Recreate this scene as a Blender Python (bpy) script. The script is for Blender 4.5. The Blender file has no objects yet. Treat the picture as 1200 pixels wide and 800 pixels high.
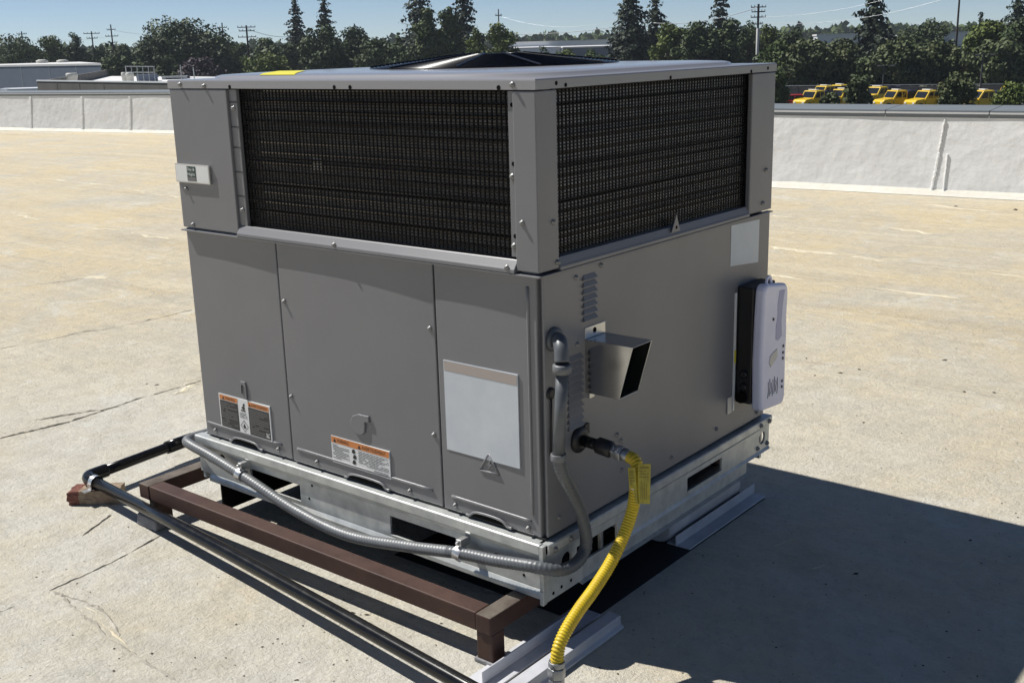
import bpy, bmesh, math, random
import numpy as np
from mathutils import Vector, Matrix
R = random.Random(7)
NR = np.random.default_rng(11)
S = bpy.context.scene
COL = S.collection

# ------------------------------------------------------------------ camera
F_PX = 1299.69
YAW, PIT, ROL = 0.6879, 0.2612, -0.0278
CAM = Vector((1.3388, -1.7193, 1.2790))
fw = Vector((-math.sin(YAW)*math.cos(PIT), math.cos(YAW)*math.cos(PIT), -math.sin(PIT)))
rt = Vector((math.cos(YAW), math.sin(YAW), 0))
up = rt.cross(fw)
r2 = math.cos(ROL)*rt + math.sin(ROL)*up
u2 = -math.sin(ROL)*rt + math.cos(ROL)*up
cd = bpy.data.cameras.new('camera')
cam = bpy.data.objects.new('camera', cd)
COL.objects.link(cam)
m = Matrix.Identity(4)
for i, v in enumerate((r2, u2, -fw)):
    for j in range(3):
        m[j][i] = v[j]
m.translation = CAM
cam.matrix_world = m
cd.sensor_width = 36
cd.lens = F_PX/1200*36
cd.clip_start = 0.05
cd.clip_end = 5000
S.camera = cam

# ------------------------------------------------------------------ light
SUN = Vector((0.70, 0.19, -1.0)).normalized()          # direction the sunlight travels
EXPO = 0.29
w = bpy.data.worlds.new('World'); S.world = w; w.use_nodes = True
nt = w.node_tree; nt.nodes.clear()
sky = nt.nodes.new('ShaderNodeTexSky'); sky.sky_type = 'NISHITA'; sky.sun_disc = False
sky.sun_elevation = math.asin(-SUN.z)
sky.sun_rotation = math.atan2(-SUN.x, -SUN.y)
sky.air_density = 0.48; sky.dust_density = 0.02; sky.ozone_density = 1.6
bg = nt.nodes.new('ShaderNodeBackground'); bg.inputs[1].default_value = 0.069
wo = nt.nodes.new('ShaderNodeOutputWorld')
nt.links.new(sky.outputs[0], bg.inputs[0]); nt.links.new(bg.outputs[0], wo.inputs[0])
ld = bpy.data.lights.new('sun', 'SUN'); ld.energy = 4.8; ld.angle = math.radians(0.5); ld.color = (1.0, 0.965, 0.91)
lo = bpy.data.objects.new('sun', ld); COL.objects.link(lo)
lo.rotation_euler = SUN.to_track_quat('-Z', 'Y').to_euler()
lo.location = (-20, -5, 30)
S.view_settings.view_transform = 'Standard'; S.view_settings.look = 'None'
S.view_settings.exposure = EXPO; S.view_settings.gamma = 1.0; S.view_settings.use_curve_mapping = False
S.cycles.max_bounces = 6

# ------------------------------------------------------------------ helpers
def ray(px, py):
    return fw + r2*((px-600)/F_PX) - u2*((py-400)/F_PX)
def gnd(px, py, z=0.0):
    d = ray(px, py); return CAM + d*((z-CAM.z)/d.z)
def at(px, py, dist):
    d = ray(px, py); return CAM + d*(dist/math.hypot(d.x, d.y))

def lin(c):
    return tuple(((x/255)/12.92 if x/255 <= .04045 else ((x/255+.055)/1.055)**2.4) for x in c)

def mat(name, col, rough=.6, metal=0.0, spec=.5, noise=None, bump=None, trans=0, alpha=None, coat=0):
    """noise = (scale, amount, second colour) ; bump = (scale, strength, distance)"""
    M = bpy.data.materials.new(name); M.use_nodes = True
    n = M.node_tree.nodes; l = M.node_tree.links
    b = n['Principled BSDF']
    b.inputs['Base Color'].default_value = (*col, 1)
    b.inputs['Roughness'].default_value = rough
    b.inputs['Metallic'].default_value = metal
    b.inputs['Specular IOR Level'].default_value = spec
    if coat: b.inputs['Coat Weight'].default_value = coat
    if alpha is not None: b.inputs['Alpha'].default_value = alpha
    tc = n.new('ShaderNodeTexCoord')
    if noise:
        sc, amt, c2 = noise
        t = n.new('ShaderNodeTexNoise'); t.inputs['Scale'].default_value = sc; t.inputs['Detail'].default_value = 6
        t.inputs['Roughness'].default_value = .62
        l.new(tc.outputs['Object'], t.inputs['Vector'])
        rp = n.new('ShaderNodeMapRange'); rp.inputs['From Min'].default_value = .35; rp.inputs['From Max'].default_value = .68
        rp.inputs['To Max'].default_value = amt
        l.new(t.outputs[0], rp.inputs[0])
        mx = n.new('ShaderNodeMix'); mx.data_type = 'RGBA'
        mx.inputs[6].default_value = (*col, 1); mx.inputs[7].default_value = (*c2, 1)
        l.new(rp.outputs[0], mx.inputs[0]); l.new(mx.outputs[2], b.inputs['Base Color'])
        rr = n.new('ShaderNodeMapRange'); rr.inputs['To Min'].default_value = max(.02, rough-.08); rr.inputs['To Max'].default_value = min(1, rough+.1)
        l.new(t.outputs[0], rr.inputs[0]); l.new(rr.outputs[0], b.inputs['Roughness'])
    if bump:
        sc, st, di = bump
        t = n.new('ShaderNodeTexNoise'); t.inputs['Scale'].default_value = sc; t.inputs['Detail'].default_value = 4
        l.new(tc.outputs['Object'], t.inputs['Vector'])
        bp = n.new('ShaderNodeBump'); bp.inputs['Strength'].default_value = st; bp.inputs['Distance'].default_value = di
        l.new(t.outputs[0], bp.inputs['Height']); l.new(bp.outputs[0], b.inputs['Normal'])
    return M

M = {}
M['paint'] = mat('grey_paint', (.190, .191, .200), .36, 0, .5, (2.6, .6, (.162, .162, .169)), (2.2, .12, .02))
M['lidpaint'] = mat('glossy_grey_lid_paint', (.27, .27, .285), .17, 0, .8)
M['paint_dark'] = mat('grey_paint_gap', (.05, .05, .05), .7)
M['black'] = mat('black_plastic', (.012, .012, .013), .45)
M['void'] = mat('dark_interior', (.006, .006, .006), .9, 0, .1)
M['wire'] = mat('black_coated_wire', (.004, .004, .0045), .5, 0, .12)
M['coil'] = mat('coil_fins', (.36, .345, .325), .6, .1, .3, (16, .8, (.20, .19, .18)))
M['coil_shade_lift'] = mat('coil_fins_lightened_for_shade', (.80, .80, .80), .5, 0, .4, (30, .7, (.62, .62, .62)))  # same fins, lightened to make up for the shade on the side coil
M['guard'] = mat('black_fan_guard', (.003, .003, .004), .22, 0, .25)
M['tube'] = mat('coil_tube', (.26, .22, .18), .45, .5, .4)
M['galv'] = mat('galvanised_steel', (.58, .595, .575), .38, .35, .5, (22, .9, (.38, .40, .395)), (14, .12, .004))
M['galv_d'] = mat('galvanised_fitting', (.36, .37, .38), .35, .8, .5, (60, .6, (.25, .26, .27)))
M['zinc'] = mat('zinc_screw', (.24, .24, .235), .45, .4)
M['stainless'] = mat('stainless_sheet', (.55, .55, .55), .20, 1.0, .5, (9, .6, (.42, .42, .42)))
M['rust'] = mat('brown_primer_steel', (.046, .023, .018), .58, 0, .3, (9, .8, (.085, .046, .034)), (120, .3, .002))
M['weather'] = mat('weathered_steel', (.15, .13, .105), .7, 0, .3, (16, .9, (.06, .042, .034)), (90, .4, .002))
M['pipe'] = mat('black_pipe', (.006, .006, .0065), .20, 0, .3, (30, .6, (.011, .011, .011)))
M['yellow'] = mat('yellow_hose', (.66, .48, .018), .42, 0, .45, (14, .8, (.46, .32, .025)))
M['ytag'] = mat('yellow_tag', (.42, .36, .035), .4, 0, .5, (60, .8, (.27, .22, .03)))
M['ydark'] = mat('tag_print', (.20, .16, .02), .5)
M['conduit'] = mat('grey_conduit', (.090, .098, .106), .42, .1, .5, (25, .5, (.14, .15, .16)))
M['conduitm'] = mat('steel_flex_conduit', (.17, .178, .185), .45, .2, .5, (25, .6, (.115, .12, .125)))
M['strap'] = mat('bright_strap', (.62, .62, .61), .34, .85)
M['white'] = mat('white_print', (.74, .75, .74), .45)
M['plate'] = mat('pale_label', (.50, .54, .58), .45, 0, .5, (9, .7, (.62, .65, .67)))
M['platedim'] = mat('pale_label_edge', (.36, .36, .36), .5, 0, .4)
M['orange'] = mat('orange_print', (.62, .22, .06), .45)
M['tan'] = mat('tan_print', (.38, .33, .30), .45)
M['ink'] = mat('black_print', (.02, .02, .02), .5)
M['inkgrey'] = mat('grey_print', (.16, .16, .16), .5)
M['panelgrey'] = mat('dark_print', (.035, .035, .036), .5)
M['logo'] = mat('dark_green_print', (.03, .06, .05), .4)
M['stickery'] = mat('yellow_sticker', (.78, .70, .03), .4)
M['lav'] = mat('lavender_plastic', (.80, .80, .93), .38, 0, .5, (12, .5, (.68, .68, .84)))
M['lavd'] = mat('lavender_recess', (.42, .42, .60), .45)
M['cream'] = mat('cream_patch', (.66, .62, .55), .5)
M['flash'] = mat('white_painted_flashing', (.56, .57, .60), .45, 0, .5, (14, .7, (.40, .41, .44)), (60, .2, .002))
M['wood'] = mat('old_wood_block', (.33, .26, .19), .85, 0, .2, (30, .9, (.18, .13, .09)), (70, .8, .006))
M['woodred'] = mat('red_rough_end', (.25, .11, .08), .9, 0, .2, (60, .9, (.15, .07, .06)), (120, 1, .008))
M['cement'] = mat('grey_cement', (.25, .25, .26), .9, 0, .2, (40, .8, (.17, .17, .18)), (90, .8, .004))
M['wall'] = mat('white_roof_coating', (.83, .83, .81), .7, 0, .3, (2.2, .7, (.70, .70, .675)), (8, .5, .02))
M['cove'] = mat('white_cove_bead', (.62, .605, .54), .7, 0, .3, (3, .6, (.50, .475, .40)), (9, .5, .02))
M['coping'] = mat('grey_coping', (.19, .21, .225), .5, .1, .4, (4, .6, (.15, .17, .18)))
M['copedge'] = mat('pale_coping_lit_edge', (.70, .71, .71), .4)
M['asphalt'] = mat('asphalt', (.075, .075, .075), .9, 0, .2, (.4, .7, (.05, .05, .05)))
M['dirt'] = mat('dry_ground', (.16, .15, .10), .95, 0, .1, (.05, .8, (.10, .105, .06)))
M['bwall'] = mat('blue_grey_siding', (.15, .18, .235), .7, 0, .3, (.6, .5, (.125, .15, .20)))  # darkened so the sun-facing warehouse wall reads as shaded
M['broof'] = mat('white_roof', (.70, .70, .69), .6, 0, .3, (.2, .5, (.6, .58, .55)))
M['conc'] = mat('grey_brown_concrete', (.165, .16, .148), .9, 0, .2, (.9, .8, (.12, .116, .108)))
M['lotwall'] = mat('lot_block_wall', (.17, .165, .155), .9, 0, .2, (.8, .7, (.13, .125, .115)))
M['steelg'] = mat('grey_rooftop_metal', (.42, .44, .44), .5, .3, .4, (2, .5, (.33, .35, .35)))
M['hvac'] = mat('cream_stack_metal', (.58, .57, .51), .6, 0, .4, (3, .5, (.48, .47, .42)))
M['truckY'] = mat('yellow_truck_paint', (.78, .52, .015), .3, 0, .5, (2, .4, (.7, .45, .02)), None, coat=.3)
M['truckB'] = mat('dark_blue_truck_bed', (.018, .022, .05), .4)
M['glass'] = mat('dark_window_glass', (.012, .015, .018), .08, 0, .8)
M['red'] = mat('red_car_paint', (.42, .018, .022), .28, 0, .5, None, None, coat=.4)
M['vanw'] = mat('white_truck_paint', (.74, .76, .78), .35)
M['tyre'] = mat('tyre_rubber', (.015, .015, .015), .85)
M['rim'] = mat('wheel_rim', (.45, .45, .45), .35, .6)
M['lamp'] = mat('lamp_lens', (.8, .8, .75), .2)
M['bark'] = mat('bark', (.07, .052, .04), .9, 0, .2, (4, .8, (.04, .03, .025)))
M['pole'] = mat('weathered_wood_pole', (.075, .065, .058), .85, 0, .2, (3, .6, (.05, .042, .038)))
M['polew'] = mat('pale_pole_base', (.5, .5, .48), .8)
M['lampgrey'] = mat('grey_lamp_post', (.06, .06, .06), .6)
M['cable'] = mat('bright_cable', (.62, .64, .66), .35, .4)
M['cabled'] = mat('dark_cable', (.05, .05, .05), .6)

def leaf_mat(name, c1, c2):
    X = bpy.data.materials.new(name); X.use_nodes = True
    n = X.node_tree.nodes; l = X.node_tree.links; b = n['Principled BSDF']
    b.inputs['Roughness'].default_value = .65; b.inputs['Specular IOR Level'].default_value = .25
    tc = n.new('ShaderNodeTexCoord'); t = n.new('ShaderNodeTexNoise')
    t.inputs['Scale'].default_value = .55; t.inputs['Detail'].default_value = 5
    l.new(tc.outputs['Object'], t.inputs['Vector'])
    rp = n.new('ShaderNodeMapRange'); rp.inputs['From Min'].default_value = .36; rp.inputs['From Max'].default_value = .64
    l.new(t.outputs[0], rp.inputs[0])
    mx = n.new('ShaderNodeMix'); mx.data_type = 'RGBA'
    mx.inputs[6].default_value = (*c1, 1); mx.inputs[7].default_value = (*c2, 1)
    l.new(rp.outputs[0], mx.inputs[0]); l.new(mx.outputs[2], b.inputs['Base Color'])
    return X
LEAF = {
 'dark': leaf_mat('dark_green_leaves', (.040, .064, .022), (.074, .102, .037)),
 'mid': leaf_mat('green_leaves', (.050, .080, .022), (.092, .125, .036)),
 'light': leaf_mat('yellow_green_leaves', (.075, .108, .020), (.130, .160, .034)),
 'olive': leaf_mat('olive_leaves', (.062, .084, .032), (.112, .130, .054)),
 'conifer': leaf_mat('conifer_needles', (.018, .031, .017), (.036, .053, .027)),
 'purple': leaf_mat('purple_leaves', (.045, .032, .042), (.075, .055, .062)),
}

def roof_mat():
    X = bpy.data.materials.new('cream_roof_coating'); X.use_nodes = True
    n = X.node_tree.nodes; l = X.node_tree.links; b = n['Principled BSDF']
    b.inputs['Roughness'].default_value = .88; b.inputs['Specular IOR Level'].default_value = .2
    tc = n.new('ShaderNodeTexCoord')
    def noise(sc, det=5, rough=.6, vec=None, dist=0):
        t = n.new('ShaderNodeTexNoise'); t.inputs['Scale'].default_value = sc; t.inputs['Detail'].default_value = det
        t.inputs['Roughness'].default_value = rough; t.inputs['Distortion'].default_value = dist
        l.new(vec or tc.outputs['Object'], t.inputs['Vector']); return t.outputs[0]
    def rng(x, a, b_, c=0, d=1):
        r = n.new('ShaderNodeMapRange'); r.inputs[1].default_value = a; r.inputs[2].default_value = b_
        r.inputs[3].default_value = c; r.inputs[4].default_value = d; l.new(x, r.inputs[0]); return r.outputs[0]
    def mix(f, A, B, mode='MIX'):
        m_ = n.new('ShaderNodeMix'); m_.data_type = 'RGBA'; m_.blend_type = mode
        l.new(f, m_.inputs[0])
        for k, v in ((6, A), (7, B)):
            if isinstance(v, tuple): m_.inputs[k].default_value = (*v, 1)
            else: l.new(v, m_.inputs[k])
        return m_.outputs[2]
    def math_(op, a, b_):
        m_ = n.new('ShaderNodeMath'); m_.operation = op
        for k, v in ((0, a), (1, b_)):
            if isinstance(v, (int, float)): m_.inputs[k].default_value = v
            else: l.new(v, m_.inputs[k])
        return m_.outputs[0]
    # direction along the wall for the roller streaks
    mp = n.new('ShaderNodeMapping'); mp.inputs['Rotation'].default_value = (0, 0, -.08); mp.inputs['Scale'].default_value = (.35, 3.2, 1)
    l.new(tc.outputs['Object'], mp.inputs['Vector'])
    mp2 = n.new('ShaderNodeMapping'); mp2.inputs['Rotation'].default_value = (0, 0, .35); mp2.inputs['Scale'].default_value = (.5, 5, 1)
    l.new(tc.outputs['Object'], mp2.inputs['Vector'])
    c = mix(rng(noise(.35, 4), .38, .62), (.63, .52, .325), (.59, .505, .345))
    c = mix(rng(noise(1.1, 6, .65, None, .6), .40, .66, 0, .75), c, (.50, .48, .42))
    c = mix(rng(noise(1.6, 4, .6, mp.outputs[0], .5), .50, .74, 0, .75), c, (.68, .61, .45))
    c = mix(rng(noise(1.1, 5, .65, mp.outputs[0], .8), .54, .76, 0, .70), c, (.39, .325, .22))
    c = mix(rng(noise(1.7, 5, .6, mp2.outputs[0], .4), .60, .80, 0, .40), c, (.44, .39, .30))
    sep = n.new('ShaderNodeVectorMath'); sep.operation = 'DISTANCE'; sep.inputs[1].default_value = (-.8, -.2, 0)
    l.new(tc.outputs['Object'], sep.inputs[0])
    wear = math_('MULTIPLY', rng(sep.outputs['Value'], 3.6, .9), rng(noise(1.8, 5, .65), .34, .56, .35, .9))
    c = mix(wear, c, (.62, .605, .54))
    c = mix(rng(noise(14, 8, .75), .45, .70, 0, .5), c, (.38, .355, .295))
    c = mix(rng(noise(22, 6, .75, None, 1.2), .56, .70, 0, .7), c, (.67, .66, .60))
    c = mix(rng(noise(4.5, 7, .72, None, .8), .52, .68, 0, .45), c, (.42, .395, .32))
    c = mix(rng(noise(2.6, 7, .72, None, 1.0), .56, .70, 0, .6), c, (.66, .65, .59))
    c = mix(rng(noise(60, 5, .75), .57, .72, 0, .7), c, (.26, .24, .20))
    c = mix(rng(noise(210, 3, .75), .53, .74, 0, .45), c, (.30, .28, .235))
    c = mix(rng(noise(5, 6, .7, None, 1), .62, .72, 0, .5), c, (.68, .66, .58))
    v = n.new('ShaderNodeTexVoronoi'); v.inputs['Scale'].default_value = 26; v.inputs['Randomness'].default_value = 1
    l.new(tc.outputs['Object'], v.inputs['Vector'])
    pit = math_('MULTIPLY', rng(v.outputs['Distance'], .10, .05), rng(noise(3), .52, .60))
    c = mix(pit, c, (.16, .145, .12))
    l.new(c, b.inputs['Base Color'])
    h = math_('ADD', math_('MULTIPLY', noise(9, 8, .75), 1.0), math_('MULTIPLY', noise(80, 5, .75), .42))
    h = math_('ADD', h, math_('MULTIPLY', noise(2.2, 4, .6, mp.outputs[0], .5), 1.1))
    bp = n.new('ShaderNodeBump'); bp.inputs['Strength'].default_value = .9; bp.inputs['Distance'].default_value = .02
    l.new(h, bp.inputs['Height']); l.new(bp.outputs[0], b.inputs['Normal'])
    return X
M['roof'] = roof_mat()
M['seamd'] = mat('dark_seam', (.37, .335, .265), .9, 0, .2, (7, 1, (.50, .46, .37)))
M['sheet_shade'] = mat('shade_dark_sheet', (.03, .03, .032), .8, 0, .2, (8, .6, (.05, .05, .05)))  # near-black colour stands in for the shade beneath the unit
M['seaml'] = mat('light_seam', (.64, .59, .45), .9, 0, .2, (5, 1, (.57, .50, .36)))
M['crack'] = mat('cracked_coating', (.26, .24, .20), .9, 0, .2, (12, 1, (.50, .47, .40)), (60, .8, .004))
M['debris'] = mat('dry_debris', (.05, .04, .025), .9)

class MB:
    def __init__(s): s.v = []; s.f = []; s.m = []; s.s = []
    def add(s, vs, fs, m=0, smooth=False):
        o = len(s.v); s.v += [tuple(x) for x in vs]
        for f in fs:
            s.f.append(tuple(i+o for i in f)); s.m.append(m); s.s.append(smooth)
    def box(s, x0, x1, y0, y1, z0, z1, m=0):
        s.add([(x0,y0,z0),(x1,y0,z0),(x1,y1,z0),(x0,y1,z0),(x0,y0,z1),(x1,y0,z1),(x1,y1,z1),(x0,y1,z1)],
              [(0,3,2,1),(4,5,6,7),(0,1,5,4),(1,2,6,5),(2,3,7,6),(3,0,4,7)], m)
    def hexa(s, p, m=0):       # 8 points: bottom ring then top ring
        s.add(p, [(0,3,2,1),(4,5,6,7),(0,1,5,4),(1,2,6,5),(2,3,7,6),(3,0,4,7)], m)
    def prism(s, poly, fn, a, b, m=0):   # fn(u,v,w) -> xyz
        n = len(poly)
        s.add([fn(u, v, a) for u, v in poly]+[fn(u, v, b) for u, v in poly],
              [tuple(range(n))[::-1], tuple(range(n, 2*n))]+[(i, (i+1) % n, n+(i+1) % n, n+i) for i in range(n)], m)
    def tube(s, path, r, n=10, m=0, caps=True, rad=None):
        P = [Vector(p) for p in path]
        t = (P[1]-P[0]).normalized()
        a = t.orthogonal().normalized()
        vs = []; k = len(P)
        for i, p in enumerate(P):
            tt = (P[min(i+1, k-1)]-P[max(i-1, 0)])
            if tt.length > 1e-9: t = tt.normalized()
            a = (a - t*a.dot(t)).normalized(); b = t.cross(a)
            rr = rad[i] if rad is not None else r
            for j in range(n):
                g = 2*math.pi*j/n
                vs.append(p + a*(rr*math.cos(g)) + b*(rr*math.sin(g)))
        fs = [(i*n+j, i*n+(j+1) % n, (i+1)*n+(j+1) % n, (i+1)*n+j) for i in range(k-1) for j in range(n)]
        s.add(vs, fs, m, True)
        if caps:
            s.add(vs[:n], [tuple(range(n))[::-1]], m); s.add(vs[-n:], [tuple(range(n))], m)
    def cyl(s, p0, p1, r0, r1=None, n=16, m=0):
        s.tube([p0, p1], r0, n, m, True, [r0, r0 if r1 is None else r1])
    def revolve(s, prof, c, axis, n=16, m=0):   # prof: [(r, h)] about axis through c
        ax = Vector(axis).normalized()
        s.tube([Vector(c)+ax*h for r, h in prof], 1, n, m, True, [r for r, h in prof])
    def plate(s, u0, u1, v0, v1, w0, w1, fn, rects=(), circs=(), m=0):
        us = {u0, u1}; vs = {v0, v1}
        R_ = list(rects)
        sq = [(c[0]-c[2]*1.15, c[0]+c[2]*1.15, c[1]-c[2]*1.15, c[1]+c[2]*1.15) for c in circs]
        for a, b, c, d in R_+sq: us |= {a, b}; vs |= {c, d}
        us = sorted(u for u in us if u0-1e-9 <= u <= u1+1e-9); vs = sorted(v for v in vs if v0-1e-9 <= v <= v1+1e-9)
        nu, nv = len(us)-1, len(vs)-1
        def kind(i, j):
            if not (0 <= i < nu and 0 <= j < nv): return 0
            cu = (us[i]+us[i+1])/2; cv = (vs[j]+vs[j+1])/2
            for a, b, c, d in R_:
                if a < cu < b and c < cv < d: return 0
            for k, (a, b, c, d) in enumerate(sq):
                if a < cu < b and c < cv < d: return 2
            return 1
        for i in range(nu):
            for j in range(nv):
                if kind(i, j) == 1:
                    a, b, c, d = us[i], us[i+1], vs[j], vs[j+1]
                    s.add([fn(a,c,w1),fn(b,c,w1),fn(b,d,w1),fn(a,d,w1)], [(0,1,2,3)], m)
                    s.add([fn(a,c,w0),fn(b,c,w0),fn(b,d,w0),fn(a,d,w0)], [(3,2,1,0)], m)
                    for (di, dj, e) in ((-1,0,((a,c),(a,d))),(1,0,((b,d),(b,c))),(0,-1,((b,c),(a,c))),(0,1,((a,d),(b,d)))):
                        if kind(i+di, j+dj) == 0:
                            (p, q), (r_, t) = e
                            s.add([fn(p,q,w0),fn(r_,t,w0),fn(r_,t,w1),fn(p,q,w1)], [(0,1,2,3)], m)
        for (cu, cv, r), (a, b, c, d) in zip(circs, sq):
            n = 16; h = r*1.15
            ring = []; out = []
            for k in range(n):
                g = 2*math.pi*(k+.0)/n + math.pi/4; x, y = math.cos(g), math.sin(g)
                q = h/max(abs(x), abs(y)); ring.append((cu+r*x, cv+r*y)); out.append((cu+q*x, cv+q*y))
            for k in range(n):
                k2 = (k+1) % n
                for wv in (w1, w0):
                    s.add([fn(*ring[k],wv),fn(*out[k],wv),fn(*out[k2],wv),fn(*ring[k2],wv)], [(0,1,2,3)], m)
                s.add([fn(*ring[k],w0),fn(*ring[k2],w0),fn(*ring[k2],w1),fn(*ring[k],w1)], [(0,1,2,3)], m)
    def build(s, name, mats, parent=None, bevel=0, recalc=True, segs=2):
        me = bpy.data.meshes.new(name)
        me.from_pydata(s.v, [], s.f)
        for x in (mats if isinstance(mats, (list, tuple)) else [mats]): me.materials.append(x)
        me.polygons.foreach_set('material_index', s.m)
        me.polygons.foreach_set('use_smooth', s.s)
        if recalc:
            bm = bmesh.new(); bm.from_mesh(me)
            bmesh.ops.remove_doubles(bm, verts=bm.verts, dist=1e-6)
            bmesh.ops.recalc_face_normals(bm, faces=bm.faces); bm.to_mesh(me); bm.free()
        o = bpy.data.objects.new(name, me); COL.objects.link(o)
        if bevel:
            b = o.modifiers.new('bevel', 'BEVEL'); b.width = bevel; b.segments = segs; b.limit_method = 'ANGLE'; b.angle_limit = .6
        if parent is not None: attach(o, parent)
        return o

WPOS = {}
def attach(o, p):
    o.parent = p
    o.matrix_parent_inverse = Matrix.Translation(-Vector(WPOS.get(p.name, (0, 0, 0))))
def thing(name, label, cat, loc=(0, 0, 0), group=None):
    o = bpy.data.objects.new(name, None); COL.objects.link(o)
    o.location = loc; o.empty_display_size = .2
    WPOS[o.name] = tuple(loc)
    o['label'] = label; o['category'] = cat
    if group: o['group'] = group
    return o
def tag(o, label, cat, group=None):
    o['label'] = label; o['category'] = cat
    if group: o['group'] = group
    return o
def structure(o): o['kind'] = 'structure'; return o
def stuff(o): o['kind'] = 'stuff'; return o

def smooth_path(pts, per=8):
    P = [Vector(p) for p in pts]; out = []
    for i in range(len(P)-1):
        p0 = P[max(i-1, 0)]; p1 = P[i]; p2 = P[i+1]; p3 = P[min(i+2, len(P)-1)]
        for k in range(per):
            t = k/per
            out.append(.5*((2*p1)+(p2-p0)*t+(2*p0-5*p1+4*p2-p3)*t*t+(3*p1-p0-3*p2+p3)*t**3))
    out.append(P[-1]); return out
def resample(path, step):
    out = [path[0]]; acc = 0
    for a, b in zip(path, path[1:]):
        L = (b-a).length; d = step-acc
        while d <= L:
            out.append(a.lerp(b, d/L)); d += step
        acc = L-(d-step)
    return out

_txt = {}
def text_geo(body):
    if body not in _txt:
        cu = bpy.data.curves.new('lettering', 'FONT'); cu.body = body; cu.size = 1; cu.align_x = 'LEFT'; cu.resolution_u = 2
        ob = bpy.data.objects.new('lettering', cu); COL.objects.link(ob)
        dg = bpy.context.evaluated_depsgraph_get(); ev = ob.evaluated_get(dg); me = ev.to_mesh()
        V = [tuple(v.co) for v in me.vertices]; Fs = [tuple(p.vertices) for p in me.polygons]
        ev.to_mesh_clear(); bpy.data.objects.remove(ob); bpy.data.curves.remove(cu)
        xs = [v[0] for v in V]; ys = [v[1] for v in V]
        _txt[body] = ([(v[0]-min(xs), v[1]-min(ys)) for v in V], Fs, max(xs)-min(xs), max(ys)-min(ys))
    return _txt[body]
def add_text(mb, body, fn, u, v, width, height, wv, m):
    V, Fs, W_, H_ = text_geo(body)
    mb.add([fn(u+a/W_*width, v+b/H_*height, wv) for a, b in V], Fs, m)
def quad(mb, fn, u0, u1, v0, v1, wv, m):
    mb.add([fn(u0,v0,wv),fn(u1,v0,wv),fn(u1,v1,wv),fn(u0,v1,wv)], [(0,1,2,3)], m)

# ------------------------------------------------------------------ dimensions of the unit
W, D, T = 1.19, 1.016, 1.215
ZL, ZM, ZC, ZR, ZB = 1.194, .835, .261, .248, .118
fA = lambda u, v, w_: (u, -w_, v)          # front face: u = x, v = z, w = outwards
fB = lambda u, v, w_: (w_, u, v)           # right face: u = y, v = z, w = outwards

# ------------------------------------------------------------------ setting: ground, roof, parapets
GZ = -5.5
g = MB(); g.add([(-2500,-2500,GZ),(2500,-2500,GZ),(2500,2500,GZ),(-2500,2500,GZ)], [(0,1,2,3)])
structure(g.build('ground', M['dirt']))

# parapet base line of the roof (inner faces)
wl0, wl1 = Vector((-46, 4.09)), Vector((-9.2, 10.36))
wr0, wr1 = Vector((-9.2, 7.06)), Vector((24, 9.35))
rf = MB()
rp = [(-46, -30), (24, -30), (wr1.x, wr1.y+.2), (wr0.x-.2, wr0.y+.2), (wl1.x, wl1.y+.2), (wl0.x, wl0.y+.2)]
rf.prism([(a, b) for a, b in rp], lambda u, v, w_: (u, v, w_), -.3, 0)
structure(rf.build('roof', M['roof']))

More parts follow.
